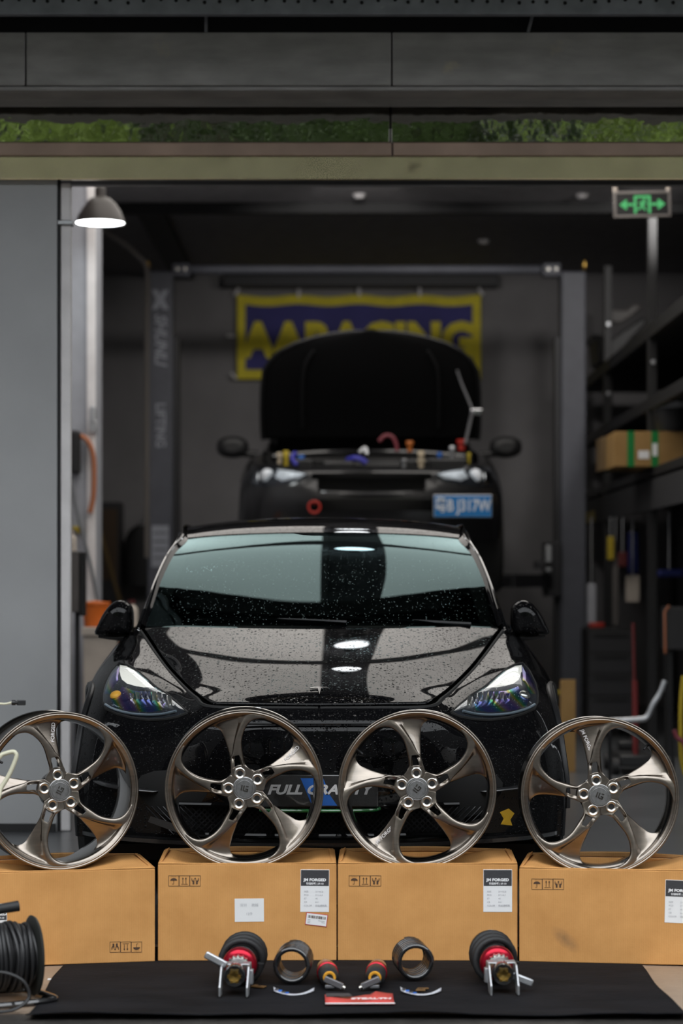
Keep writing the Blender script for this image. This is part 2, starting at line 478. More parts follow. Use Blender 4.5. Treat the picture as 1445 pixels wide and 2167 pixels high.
# ceiling lights (over the car, they show in its bonnet and windscreen)
M['panel_glow'] = emit('light_panel_glow', (1.0, .95, .89), PANEL_EMIT)
M['lamp_glow'] = emit('lamp_glow', (.93, .97, 1.0), LAMP_EMIT)
LX = 0.12
SW = .20
def light_panel(x0, x1, y0, y1, label):
    t = thing('ceiling_light_panel', label, 'ceiling light', ((x0+x1)/2, (y0+y1)/2, 4.02), group='ceiling light panels over the car')
    w_, d_ = x1 - x0, y1 - y0
    f = MB()
    for s in (-1, 1):
        f.box((s * (w_/2 - .02), 0, .04), (.04, d_, .08)); f.box((0, s * (d_/2 - .02), .04), (w_ - .08, .04, .08))
    f.build('frame', M['white_trim'], t, bevel=.004)
    g = MB(); g.box((0, 0, .03), (w_ - .08, d_ - .08, .02)); g.build('diffuser', M['panel_glow'], t, smooth=0)
light_panel(LX - 1.85, LX - SW, 11.45, 13.75, 'large ceiling light panel over the car roof, on the partition side')
light_panel(LX - 1.85, LX - SW, 13.95, 16.6, 'large ceiling light panel before the lift, on the partition side')
light_panel(LX + SW, LX + 2.05, 11.45, 13.75, 'large ceiling light panel over the car roof, on the shelving side')
light_panel(LX + SW, LX + 2.05, 13.95, 16.6, 'large ceiling light panel before the lift, on the shelving side')
for i, y in enumerate((13.2, 14.8)):
    t = thing('ceiling_lamp', ('round ceiling lamp mirrored in the windscreen of the black car', 'round ceiling lamp nearer the lift, mirrored in the black bonnet')[i], 'ceiling light', (LX, y, 3.90), group='round ceiling lamps in a row')
    h = MB(); h.lathe([(.05, .24), (.06, .10), (.16, .0), (.17, 0), (.07, .11), (.06, .24), (.05, .24)], 28); h.build('housing', M['blk_satin'], t)
    b = MB(); b.lathe([(1e-4, .012), (.15, .012), (.15, .03), (1e-4, .05)], 28); b.build('bulb_disc', M['lamp_glow'], t)
# unseen ceiling spots added to brighten the lift, banner and back wall
for x_, l_ in ((-1.95, 'added black ceiling fill spot turned to the lettered lift post'), (.12, 'added black ceiling fill spot turned to the banner'), (2.35, 'added black ceiling fill spot turned to the plain lift post')):
    t = thing('fill_spot', l_, 'lamp', (x_, 15.35, 4.09))
    aim = Vector((x_*.45, 22.2, 2.5)) - Vector((x_, 15.35, 3.96)); q = aim.to_track_quat('-Z', 'Y').to_matrix().to_4x4()
    h = MB(); h.lathe([(1e-4, .05), (.06, .05), (.10, .03), (.115, -.03), (.108, -.03), (.10, .0), (1e-4, .004)], 28, Matrix.Translation((0, .0, -.13)) @ q); h.build('housing', M['blk_satin'], t)
    h = MB(); h.cyl((0, -.04, -.13), (0, -.04, .008), .010, .010, 8); h.build('stem', M['blk_satin'], t)
    sl = bpy.data.lights.new('fill_beam', 'SPOT'); sl.energy = SPOT_W; sl.spot_size = radians(50); sl.spot_blend = .6; sl.shadow_soft_size = .10; sl.color = (1, .97, .94)
    so_ = bpy.data.objects.new('fill_beam', sl); col.objects.link(so_); so_.parent = t
    so_.matrix_local = Matrix.Translation(Vector((0, 0, -.13)) + aim.normalized()*.035) @ q
# small ceiling fittings
for px, py in ((760, 411), (1231, 411), (1023, 508)):
    Y = (4.1 - CAM_H) * F_PX / (HORIZON - py)
    m = MB(); m.lathe([(1e-4, -.03), (.03, -.03), (.045, -.012), (.05, 0)], 16)
    o = m.build('smoke_detector', M['white_trim'], None); o.location = (P(px, py, Y).x, Y, 4.099)
    tag(o, {760: 'white smoke detector on the ceiling above the banner', 1231: 'white smoke detector on the ceiling beside the exit sign', 1023: 'white smoke detector on the black rear ceiling'}[px], 'smoke detector')

# trees across the road, mirrored in the polished header
M['leaf_a'] = plain('leaf_green', (.030, .055, .010), .55, vary=.5, vscale=3)
M['leaf_b'] = plain('leaf_yellow_green', (.13, .19, .035), .5, vary=.45, vscale=3)
M['bark'] = plain('bark', (.10, .075, .055), .85, vary=.3, vscale=8)
def tree(x, y, h, r, label, mat, seed):
    rnd = random.Random(seed)
    t = thing('street_tree', label, 'tree', (x, y, -.006), group='trees across the road')
    tr = MB(); tr.tube(curve([(0,0,0), (.06,.05,h*.25), (-.05,.1,h*.5), (.05,0,h*.8)], 5), [lerp(.19, .05, i/15) for i in range(16)], 10)
    for k in range(6):
        a = k * 1.05 + rnd.random(); z = h * (.35 + .06 * k)
        tr.tube(curve([(0, 0, z), (cos(a)*r*.35, sin(a)*r*.35, z + h*.1), (cos(a)*r*.7, sin(a)*r*.7, z + h*.14)], 3), [.06]*4 + [.03]*3, 6)
    tr.build('trunk', M['bark'], t)
    lv = MB()
    blobs = [(rnd.uniform(-.55, .55)*r, rnd.uniform(-.55, .55)*r, h*rnd.uniform(.42, .92), r*rnd.uniform(.35, .6)) for _ in range(16)]
    for i in range(3600):
        bx, by, bz, br = blobs[i % 16]
        d = Vector((rnd.gauss(0,1), rnd.gauss(0,1), rnd.gauss(0,1))).normalized() * br * (rnd.random() ** .35)
        c = Vector((bx, by, bz)) + d; s = rnd.uniform(.10, .2)
        u = Vector((rnd.gauss(0,1), rnd.gauss(0,1), rnd.gauss(0,.6))).normalized(); v = u.orthogonal().normalized()
        lv.add([c - u*s, c - v*s*.45, c + u*s, c + v*s*.45], [(0,1,2,3)])
    stuff(lv.build('foliage', mat, t, smooth=0))
spots = [(-8.0, -10.0, 8.5, 'dark green street tree in the near row, outermost on the partition side'), (-4.0, -10.4, 9.4, 'yellow green street tree in the near row, second from the partition side'),
         (0.0, -10.0, 8.6, 'dark green street tree in the near row, straight behind the camera'), (4.0, -10.3, 9.2, 'yellow green street tree in the near row, second from the shelving side'), (8.0, -10.0, 8.8, 'dark green street tree in the near row, outermost on the shelving side'),
         (-6.0, -14.6, 11.0, 'tall street tree in the far row, outermost on the partition side'), (-2.0, -14.8, 11.8, 'tallest street tree in the far row, left of the middle'), (2.0, -14.6, 11.2, 'tall street tree in the far row, right of the middle'), (6.0, -14.8, 11.5, 'tall street tree in the far row, outermost on the shelving side')]
for k, (x_, y_, h_, l_) in enumerate(spots): tree(x_, y_, h_, 1.9, l_, M['leaf_b'] if 'yellow' in l_ else M['leaf_a'], k + 1)
# building across the road behind the trees
M['far_wall'] = plain('far_grey_facade', (.10, .10, .095), .8, vary=.2, vscale=1)
M['far_glass'] = plain('far_window_glass', (.03, .035, .04), .15)
fb = thing('office_building', 'grey office building across the road behind the street trees', 'building', (0, -19, -.006))
m = MB(); m.span((-22, -5, 0), (22, 0, 13)); m.build('wall', M['far_wall'], fb, smooth=0)
for r_ in range(4):
    for c_ in range(11):
        m = MB(); m.span((-20.5 + c_*3.8, .0, 1.2 + r_*3.0), (-18 + c_*3.8, .06, 2.9 + r_*3.0)); m.build('window', M['far_glass'], fb, smooth=0)

# unseen canopy over the forecourt, added and shaped to darken reflections
M['soffit'] = plain('dark_canopy_soffit', (.06, .06, .062), .6, vary=.1)
slab('unseen_canopy', (-6, 7.1, 4.72), (7, 11.19, 4.82), M['soffit'])
for k in range(7): slab('trim_%d' % (20 + k), (-5.6 + k*2.0, 7.15, 4.60), (-5.5 + k*2.0, 11.18, 4.715), M['beam_black'])

slab('trim_12', (-4, 11.065, 3.112), (4.5, 11.19, 3.75), M['beam_black'])  # unseen backing slab, added to stop lamp light leaking through the header joints
# neighbouring walls either side of the forecourt
M['side_wall'] = plain('grey_render_wall', (.13, .125, .12), .8, vary=.12, vscale=1.5)
slab('wall_side_left', (-6.3, -4.0, -.006), (-6.01, 10.95, 5.2), M['side_wall'])
slab('wall_side_right', (7.1, -4.0, -.006), (7.4, 10.95, 5.2), M['side_wall'])
# ------------------------------------------------------------------ mat, cartons
def drawn_mat():
    x0, x1, y0, y1 = -.922, .985, 7.055, 8.42
    rows = []
    nx, ny = 90, 60
    for j in range(ny + 1):
        r = []
        for i in range(nx + 1):
            u, v = i / nx, j / ny
            x = lerp(x0, x1, u) + (.025 * (1 - v) if u > .98 else 0) + .006 * sin(v * 9 + u)
            y = lerp(y0 + .03 * sin(u * 3.0) * .6, y1, v)
            z = .004 + .004 * max(0, sin(u * 23 + v * 5) * sin(v * 12 + 1.3)) * (1 - .6 * v if y > 8.02 else 1)
            if y > 8.0: z = .004
            if v < .05: z += .014 * (1 - v / .05) * (0.7 + .3 * sin(u * 14))
            r.append((x, y, z))
        rows.append(r)
    m = MB(); m.grid(rows)
    o = m.build('floor_mat', M['mat'], None, smooth=180)
    so = o.modifiers.new('solid', 'SOLIDIFY'); so.thickness = .0035; so.offset = -1
    return tag(o, 'wide black fabric mat spread on the floor before the cartons', 'mat')
drawn_mat()

def icon(kind, s):
    """transport symbol of side s drawn in the XY plane"""
    m = MB(); t = s * .035; h = .0004
    def bar(x0, y0, x1, y1): m.span((x0*s, y0*s, 0), (x1*s, y1*s, h))
    for a, b, c, d in ((-.5, -.5, .5, -.465), (-.5, .465, .5, .5), (-.5, -.465, -.465, .465), (.465, -.465, .5, .465)): bar(a, b, c, d)
    def poly(ps): m.prism([(x*s, y*s) for x, y in ps], 0, h)
    if kind == 'umbrella':
        poly([(.32*cos(a), .02 + .24*sin(a)) for a in [pi*k/12 for k in range(13)]])
        bar(-.02, -.3, .02, .03)
        poly([(-.02, -.3), (-.10, -.3), (-.10, -.24), (-.13, -.24), (-.13, -.33), (-.02, -.33)])
        for k in (-.18, -.02, .14):
            poly([(k, .33), (k + .02, .33), (k + .05, .40), (k + .03, .40)])
    elif kind == 'arrows':
        bar(-.3, -.33, .3, -.29)
        for x in (-.14, .14):
            bar(x - .025, -.24, x + .025, .2); poly([(x - .09, .16), (x + .09, .16), (x, .34)])
    else:
        poly([(0, .10), (.09, .2), (0, .32), (-.09, .2)]); bar(-.03, -.02, .03, .1)
        for q in (-1, 1):
            ps = [(.08, -.33), (.24, -.33), (.24, -.12), (.34, .05), (.34, .26), (.29, .26), (.27, .07), (.20, .0), (.16, .02), (.20, .10), (.16, .13), (.08, -.03)]
            ps = [(q*x, y) for x, y in ps]
            poly(ps if q > 0 else ps[::-1])
    return m

def shipping_label(parent, cx, cz, w_, h_, yface, first_line=True, tilt=0.0):
    """dark-topped spec label on a carton face"""
    l = MB(); l.span((-w_/2, -.0010, -h_/2), (w_/2, 0, h_/2)); o = l.build('shipping_label', M['paper'], parent, smooth=0, bevel=.003)
    o.location = (cx, yface, cz); o.rotation_euler = (0, tilt, 0)
    lab(o, 'white spec label with dark header')
    top = MB(); top.span((-w_/2 + .0015, -.0014, h_*.115), (w_/2 - .0015, -.0011, h_/2 - .0015)); top.build('header_band', M['labelblack'], o, smooth=0)
    def line(s, x, z, size, mat, bold=.0, align='LEFT', sx=1.0):
        q = xform(text_mb(s, size, .00015, bold=bold, sx=sx, align=align), facing((x, -.0017, z))); q.build('print', mat, o, smooth=0)
    line('JM FORGED', 0, h_*.255, .0125, M['white_ink'], .0006, 'CENTER', 1.15)
    line('锻造轮毂 | SF-10', 0, h_*.165, .0078, M['white_ink'], .0002, 'CENTER', 1.05)
    for k, (a, b) in enumerate((('SIZE', '21*10.5J'), ('PCD', '5*114.3'), ('ET', '40'), ('CB', '64.1'), ('COLOR', '拉丝透明黑'))):
        z = h_ * (-.02 - .083 * k)
        line(a, -w_*.37, z, .0078, M['labelgrey']); line(b, .02*w_, z, .0078, M['labelgrey'])
    return o

def carton(px0, px1, py_top0, py_top1, py_bot0, py_bot1, label, sag_px, symbols, flap=1.0):
    """open wheel carton whose front face spans px0..px1; the lid sags under the wheel"""
    Y0 = CAM_H * F_PX / (py_bot0 - HORIZON); Y1 = CAM_H * F_PX / (py_bot1 - HORIZON)
    A = Vector(((px0 - 722.5) * Y0 / F_PX, Y0, .004)); B = Vector(((px1 - 722.5) * Y1 / F_PX, Y1, .004))
    d = B - A; W = d.length; yaw = atan2(d.y, d.x)
    Hh = (CAM_H - ((py_top0 - HORIZON) * Y0 + (py_top1 - HORIZON) * Y1) / 2 / F_PX) - .004
    c = (A + B) / 2
    root = thing('wheel_carton', label, 'cardboard box', tuple(c), (0, 0, yaw), group='four wheel cartons in a row')
    D = .37; t = .006
    body = MB()
    body.span((-W/2, 0, 0), (W/2, t, Hh)); body.span((-W/2, D - t, 0), (W/2, D, Hh))
    body.span((-W/2, t, 0), (-W/2 + t, D - t, Hh)); body.span((W/2 - t, t, 0), (W/2, D - t, Hh))
    body.span((-W/2 + t, t, 0), (W/2 - t, D - t, t))
    body.build('carton_body', M['cardboard'], root, smooth=0, bevel=.0025)
    # lid: creased down where the wheel stands
    rows = []; ny, nx = 14, 44
    sx = (P(sag_px, 0, 8.2).x - c.x)
    for j in range(ny + 1):
        v = j / ny; r = []
        for i in range(nx + 1):
            x = lerp(-W/2 + .001, W/2 - .001, i / nx)
            dx = abs(x - sx) / .24
            well = max(0.0, 1 - dx) ** .7 if dx < 1 else 0
            z = Hh + .001 - .040 * well * sstep(v / .12) * (1 - .2 * v) + .004 * flap * v * (1 - well)
            r.append((x, .001 + v * (D - .004), z))
        rows.append(r)
    lid = MB(); lid.grid(rows); o = lid.build('lid', M['cardboard'], root, smooth=60)
    so = o.modifiers.new('solid', 'SOLIDIFY'); so.thickness = .004; so.offset = 1
    # rear flap standing half open
    rows = []
    for j in range(5):
        v = j / 4; r = []
        for i in range(25):
            u = i / 24; x = lerp(-W/2 + .004, W/2 - .006, u)
            r.append((x, D - .003 - .02 * v * sin(pi * u) + .012 * v, Hh + .001 + v * (.014 + .005 * sin(u * 5 + W * 9)) * flap))
        rows.append(r)
    fl = MB(); fl.grid(rows); o = fl.build('rear_flap', M['cardboard_in'], root, smooth=60)
    so = o.modifiers.new('solid', 'SOLIDIFY'); so.thickness = .004
    # side flaps bent inward
    for s in (-1, 1):
        f = MB(); x = s * (W/2 - .003)
        f.grid([[(x, .03, Hh), (x, D - .02, Hh + .004)], [(x - s * .012, .05, Hh + .010), (x - s * .02, D - .04, Hh + .018)]])
        o = f.build('side_flap', M['cardboard'], root, smooth=0); so = o.modifiers.new('solid', 'SOLIDIFY'); so.thickness = .004
    def at(px, py):      # photo point on the front face, in carton coordinates
        Yc = (Y0 + Y1) / 2; p = P(px, py, lerp(Y0, Y1, clamp((px - px0) / (px1 - px0), -1, 2)))
        return (p.x - c.x) / cos(yaw), p.z - .004
    for kind, px, py, flip in symbols:
        x, z = at(px, py); s = .036
        xform(icon(kind, s), facing((x, -.0006, z), pi if flip else 0)).build('handling_symbol', M['ink'], root, smooth=0)
    return root, at
def sym(x0, y, flip=False, step=22.7):
    ks = ['umbrella', 'arrows', 'hands']
    if flip: ks = ks[::-1]
    return [(k, x0 + i * step, y, flip) for i, k in enumerate(ks)]
b1, at1 = carton(-50, 328, 1849, 1838, 2050, 2037, 'wheel carton by the cable reel, symbols printed upside down', 130, sym(243.5, 2004, True))
b2, at2 = carton(334, 712, 1829, 1829, 2036, 2035, 'wheel carton with a blank-looking white note and a red-edged barcode sticker', 517, sym(367.5, 1864))
b3, at3 = carton(714.5, 1095, 1829, 1829, 2035, 2036, 'wheel carton right of the one with the white note', 882, sym(749.5, 1864))
b4, at4 = carton(1098.5, 1482, 1837, 1845, 2037, 2046, 'wheel carton at the right end of the row with a dark smudge', 1272, sym(1136, 1871))
wl, hl = 61 * 8.1 / F_PX, 90 * 8.1 / F_PX
x, z = at2(666, 1885); shipping_label(b2, x, z, wl, hl, 0, tilt=radians(.6))
x, z = at3(1053, 1885); shipping_label(b3, x, z, wl, hl, 0)
x, z = at4(1438, 1908); shipping_label(b4, x, z, wl, hl, 0, tilt=radians(1.3))
x, z = at1(-10, 1958); shipping_label(b1, x, z, wl * .8, hl, 0)
# white note on the second carton
x, z = at2(527.5, 1926); n = MB(); n.span((-.049, -.0009, -.039), (.049, 0, .039)); o = n.build('paper_note', M['paper'], b2, smooth=0)
o.location = (x, 0, z); o.rotation_euler = (0, radians(-.5), 0); lab(o, 'white paper note printed 12件')
for s, dx, dz in (('深圳', -.020, .016), ('跨越', .019, .016), ('12件', .0, -.013)):
    xform(text_mb(s, .0115, .00015), facing((dx, -.0012, dz))).build('print', M['labelgrey'], o, smooth=0)
# barcode sticker
x, z = at2(669.5, 1946); n = MB(); n.span((-.0365, -.0016, -.0205), (.0365, -.0008, .0205)); o = n.build('barcode_sticker', M['red_ink'], b2, smooth=0)
o.location = (x, 0, z); o.rotation_euler = (0, radians(7), 0); lab(o, 'white barcode sticker with a red edge')
n = MB(); n.span((-.0345, -.0020, -.0185), (.0345, -.0017, .0185)); n.build('sticker_face', M['paper'], o, smooth=0)
n = MB(); rr = random.Random(3); xx = -.029
while xx < .029:
    ww = rr.choice((.0008, .0012, .002)); n.span((xx, -.0024, .003), (xx + ww, -.0021, .0125)); xx += ww + rr.choice((.0008, .0012, .0018))
n.build('barcode', M['ink'], o, smooth=0)
n = MB()
for xx, zz, l in ((-.029, -.004, .009), (-.029, -.009, .009), (.006, -.004, .022), (.018, -.009, .011), (-.029, -.014, .009)): n.span((xx, -.0024, zz), (xx + l, -.0021, zz + .0022))
n.build('print', M['labelgrey'], o, smooth=0)
# dirt smudge on the right carton
x, z = at4(1196, 1988)
next(c for c in b4.children if c.name.startswith('carton_body')).data.materials[0] = cardboard('smudged_cardboard', (.66, .335, .115), (x, 0, z))

# ------------------------------------------------------------------ forged wheels
R = .269
M['cap_grey'] = plain('satin_grey_cap', (.24, .24, .24), .42, .9, vary=.15, vscale=90)
RIDGE = [(.10, 63), (.236, 63), (.252, 75), (.275, 83), (.32, 89.5), (.437, 92), (.556, 93.2), (.633, 92.5), (.758, 89), (.80, 87.3), (.86, 83.5), (.905, 77), (.93, 70)]
FIN = [(.10, 135), (.236, 135), (.252, 131.5), (.283, 127.0), (.32, 122), (.437, 115), (.556, 113), (.633, 112.2), (.758, 112.0), (.80, 112.8), (.86, 116), (.905, 124), (.93, 131)]
CREASE = [(.10, 127), (.25, 124), (.30, 121.5), (.38, 117), (.43, 112.5), (.47, 108), (.67, 98.8), (.80, 94.0), (.88, 91), (.93, 89)]
DROP = [(.10, 0), (.30, .006), (.42, .030), (.55, .066), (.70, .105), (.80, .120), (.88, .125), (.905, .11), (.922, .05), (.935, .02)]
ZF = [(.10, -.085), (.22, -.085), (.30, -.075), (.5, -.062), (.7, -.048), (.88, -.034), (.93, -.030)]
def make_wheel(mirror, roll, name_spoke, label, loc, yaw, lean):
    """five-spoke wheel standing on its rim; local axes: x right, -y towards the viewer, origin at the foot"""
    t = thing('forged_wheel', label, 'wheel rim', loc, (lean, 0, yaw), group='four forged alloy wheels')
    sg = -1 if mirror else 1
    def pt(r, deg, z):
        a = radians((180 - deg if mirror else deg) + roll)
        return (R * r * cos(a), -R * z, R + R * r * sin(a))
    rs = [.10, .14, .18, .21, .236, .244, .252, .262, .275, .287, .30, .32, .345, .37, .395, .41, .43, .46, .50, .54, .58, .63, .68, .72, .76, .79, .82, .845, .865, .885, .90, .915, .93, .945]
    NA, NB, NC, ND = 5, 4, 4, 9
    for k in range(5):
        rows = []
        for r in rs:
            re, fe, ce = tab(RIDGE, min(r, .93)), tab(FIN, min(r, .93)), tab(CREASE, min(r, .93))
            ce = min(ce, fe - .8)
            sw = lerp(14.0, 7.0, clamp((r - .287) / .14))
            b = sstep((r - .43) / .07)
            s0 = lerp(106.3 - sw, re + (ce - re) * .35, b); s1 = lerp(106.3 + sw, re + (ce - re) * .65, b)
            s1 = min(s1, ce - 1.5); s0 = max(min(s0, s1 - 1), re + 1.0)
            th = [lerp(re, s0, i / NA) for i in range(NA)] + [lerp(s0, s1, i / NB) for i in range(NB)] + \
                 [lerp(s1, ce, i / NC) for i in range(NC)] + [lerp(ce, fe, i / ND) for i in range(ND + 1)]
            row = []
            zb = tab(ZF, r); dp = tab(DROP, r)
            for q, a in enumerate(th):
                z = zb
                if a <= ce:
                    w_ = (a - re) / (ce - re); z += .010 * (1 - (2*w_ - 1) ** 2) * sstep((r - .25) / .1)
                    z -= .020 * sstep(1 - w_ / .12) * sstep((r - .25) / .08)
                else:
                    w_ = (a - ce) / (fe - ce); z -= dp * (.42 * sstep(w_ / .10) + .58 * w_ ** 1.1) + .006 * sstep((w_ - .85) / .15)
                row.append(pt(r, a + 72 * k, z))
            rows.append(row)
        i0, i1 = rs.index(.287), rs.index(.43)
        m = MB(); m.grid(rows, flip=not mirror, skip=lambda i, j: i0 <= i < i1 and NA <= j < NA + NB)
        o = m.build('spoke', M['alu'], t, smooth=50)
        so = o.modifiers.new('solid', 'SOLIDIFY'); so.thickness = .05 * R; so.offset = -1 ; so.use_even_offset = False
        bv = o.modifiers.new('bevel', 'BEVEL'); bv.width = .0028; bv.segments = 2; bv.limit_method = 'ANGLE'; bv.angle_limit = radians(50)
    ax = Matrix.Translation((0, 0, R)) @ Matrix.Rotation(pi/2, 4, 'X')      # lathe Z -> -Y (towards viewer)
    # rim: rolled lip, then the barrel behind
    prof = [(.905, -.075), (.912, -.046), (.925, -.030), (.948, -.022), (.955, -.006), (.962, -.003), (.972, -.010), (.978, -.004), (.992, 0), (1.0, -.006), (1.0, -.03),
            (.985, -.05), (.955, -.065), (.945, -.12)]
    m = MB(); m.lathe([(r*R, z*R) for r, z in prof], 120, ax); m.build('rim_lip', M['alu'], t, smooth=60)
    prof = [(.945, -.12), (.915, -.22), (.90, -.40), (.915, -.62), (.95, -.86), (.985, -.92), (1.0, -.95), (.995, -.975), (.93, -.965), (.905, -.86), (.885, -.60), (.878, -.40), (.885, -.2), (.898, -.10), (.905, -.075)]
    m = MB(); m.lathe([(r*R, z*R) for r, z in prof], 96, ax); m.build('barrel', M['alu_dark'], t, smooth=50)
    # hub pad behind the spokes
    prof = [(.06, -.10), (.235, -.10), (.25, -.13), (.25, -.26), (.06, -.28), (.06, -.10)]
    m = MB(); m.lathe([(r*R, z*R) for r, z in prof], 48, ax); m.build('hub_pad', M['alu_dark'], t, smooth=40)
    for k in range(5):
        c = Vector(pt(.2, 106.3 + 72 * k, -.085))
        L_ = Matrix.Translation(c) @ Matrix.Rotation(pi/2, 4, 'X')
        m = MB(); m.lathe([(.072*R, -.02*R), (.070*R, .016*R), (.062*R, .022*R), (.052*R, .020*R), (.036*R, .006*R), (.034*R, .002*R)], 28, L_)
        s = m.build('lug_seat', M['silver'], t, smooth=35)
        m = MB(); m.lathe([(1e-5, .004*R), (.0335*R, .0045*R)], 20, L_); m.build('bolt_hole', M['hole'], s)
        c2 = Vector(pt(.262, 106.3 + 72 * k, -.084)); a = radians((180 - 106.3 - 72*k if mirror else 106.3 + 72*k) + roll)
        m = MB(); m.box((0, 0, 0), (.022*R, .09*R, .03*R), Matrix.Translation(c2) @ Matrix.Rotation(pi/2, 4, 'X') @ Matrix.Rotation(a, 4, 'Z'))
        m.build('seat_step', M['silver'], t, bevel=.002)
    # centre cap with stepped rings and monogram
    Cc = ax
    m = MB(); m.lathe([(.150*R, -.09*R), (.148*R, -.070*R), (.138*R, -.064*R), (.132*R, -.068*R), (.128*R, -.062*R), (.112*R, -.060*R), (.108*R, -.066*R), (.100*R, -.064*R), (.098*R, -.068*R), (1e-5, -.066*R)], 48, Cc)
    cap = m.build('centre_cap', M['cap_grey'], t, smooth=25)
    m = MB(); g = .022*R
    for bx in ((-2, -1.4, -1.4, 1.8), (-.7, -1.4, -.1, 1.8), (.6, -.4, 2.2, .2), (.6, 1.2, 2.2, 1.8), (1.6, -1.6, 2.2, .2), (-.1, -1.6, 2.2, -1.0)):
        m.span((bx[0]*g, bx[1]*g, 0), (bx[2]*g, bx[3]*g, .003*R), Matrix.Translation((0, -.0 + .066*R - .003*R, R)) @ Matrix.Rotation(pi/2, 4, 'X') @ Matrix.Rotation(radians(roll*1.7 + (20 if mirror else -12)), 4, 'Z'))
    m.build('monogram', M['alu_dark'], cap, smooth=0)
    m = MB()
    for q in range(40):
        a = 2*pi*q/40; m.box((.120*R*cos(a), .120*R*sin(a), -.060*R), (.008*R, .006*R, .004*R), Cc)
    stuff(m.build('ring_dots', M['silver'], cap, smooth=0))
    # valve
    p = Vector(pt(.885, 63 - 12, -.14)); m = MB(); d = (Vector((0, 0, R)) - p); d.y = 0; d.normalize()
    m.cyl(p, p + d * .02 + Vector((0, -.012, 0)), .005, .004, 10); m.build('valve_stem', M['blk_satin'], t)
    # engraved lettering along one fin
    kk = name_spoke; r0 = .70
    fe = tab(FIN, r0) - 4.5
    p = Vector(pt(r0, fe + 72*kk, 0)); zz = tab(ZF, r0) - tab(DROP, r0) * .88
    a = radians((180 - fe - 72*kk if mirror else fe + 72*kk) + roll) + radians(10 if not mirror else -10)
    T_ = text_mb('JM FORGED', .030*1.15, .0004, bold=.0003, sx=1.0)
    mm = Matrix.Translation((p.x, -R * zz - .0085, p.z)) @ Matrix.Rotation(pi/2, 4, 'X') @ Matrix.Rotation(a + (0 if cos(a) > -.2 else pi), 4, 'Z')
    tilt = Matrix.Rotation(radians(0), 4, 'X')
    Sc = Matrix.Scale(.5, 4)
    xform(T_, mm @ tilt @ Sc).build('engraved_lettering', M['white_trim'], t, smooth=0)
    return t
def stand(px, py_bottom, Y):
    p = P(px, py_bottom, Y); return (p.x, p.y, p.z)
make_wheel(True, 24.2, 0, 'bronze-tinted alloy wheel half cut by the frame above the cable reel', stand(130, 1842, 8.20), radians(17), radians(-1.5))
make_wheel(False, 0, -1, 'bronze-tinted alloy wheel standing before the plate lettering, on the carton with the white note', stand(517, 1838, 8.18), radians(2), radians(-.5))
make_wheel(True, 18.5, -2, 'bronze-tinted alloy wheel whose lettered spoke points to the lower left', stand(882, 1839, 8.18), radians(-3), radians(-2.5))
make_wheel(False, -4.8, 0, 'bronze-tinted alloy wheel on the rightmost carton, lettered spoke on top', stand(1270, 1853, 8.20), radians(-2), radians(-2.5))
# ------------------------------------------------------------------ black saloon car in the doorway
TX, TY = -.08, 8.58
DR = dict(amount=.75, scales=((70, .40, .0030), (170, .42, .0016)))
M['paint'] = paint('wet_black_paint', (.0035, .0035, .004), .3, DR)
M['paint_dry'] = paint('black_paint', (.004, .004, .0045), .3)
M['gloss_roof'] = paint('black_glass_roof', (.004, .004, .005), .15, dict(amount=.8, scales=((150, .42, .0016),)))
M['wind'] = glass('windscreen', (.14, .17, .165), (.52, .74, .77), 0.0, 1.54, dict(amount=.16, scales=((95, .26, .0011), (190, .30, .0007))))
M['sideglass'] = glass('dark_side_glass', (.05, .06, .06), (1, 1, 1), 0.0, 1.5)
M['carbon'] = plain('carbon_weave', (.015, .015, .016), .3, vary=.5, vscale=300, coat=1.0, coatr=.05, bump=.0006, bscale=500)
M['dark_trim'] = plain('dark_trim', (.008, .008, .009), .4)
M['chrome'] = plain('chrome', (.75, .75, .77), .12, 1.0)
M['lens'] = glass('headlamp_lens', (.90, .93, .95), (.9, .95, 1), 0.0, 1.38, dict(amount=.5, scales=((120, .36, .0014),)))
M['drl'] = emit('white_light_guide', (1.0, .985, .90), .95)
M['cabin'] = plain('black_cabin_trim', (.012, .012, .013), .6)
M['tyre'] = plain('tyre_rubber', (.014, .014, .014), .75, bump=.001, bscale=80)
def irid(name):
    m, nt, b = _nt(name); setp(b, rough=.18, metal=.9)
    N = nt.nodes.new; L = nt.links.new
    tc = N('ShaderNodeTexCoord'); mp = N('ShaderNodeMapping'); mp.inputs['Rotation'].default_value = (0, radians(35), 0); mp.inputs['Scale'].default_value = (7, 4, 7)
    L(tc.outputs['Object'], mp.inputs['Vector'])
    wv = N('ShaderNodeTexWave'); wv.inputs['Scale'].default_value = .35; wv.inputs['Distortion'].default_value = 2.5; wv.inputs['Detail'].default_value = 1
    L(mp.outputs[0], wv.inputs['Vector'])
    cr = N('ShaderNodeValToRGB'); el = cr.color_ramp.elements
    el[0].position = 0; el[0].color = (.10, .10, .34, 1); el[1].position = 1; el[1].color = (.10, .10, .32, 1)
    for p_, c_ in ((.22, (.04, .17, .32, 1)), (.42, (.06, .36, .10, 1)), (.56, (.42, .34, .05, 1)), (.72, (.30, .28, .33, 1)), (.86, (.24, .12, .36, 1))):
        e_ = el.new(p_); e_.color = c_
    L(wv.outputs['Fac'], cr.inputs[0]); L(cr.outputs[0], b.inputs['Base Color'])
    return m
M['irid'] = irid('iridescent_lamp_film')
M['lamp_bar'] = plain('tinted_light_bar', (.22, .28, .33), .3, .6)
M['lamp_dark'] = plain('lamp_bowl', (.03, .033, .04), .25, .4)

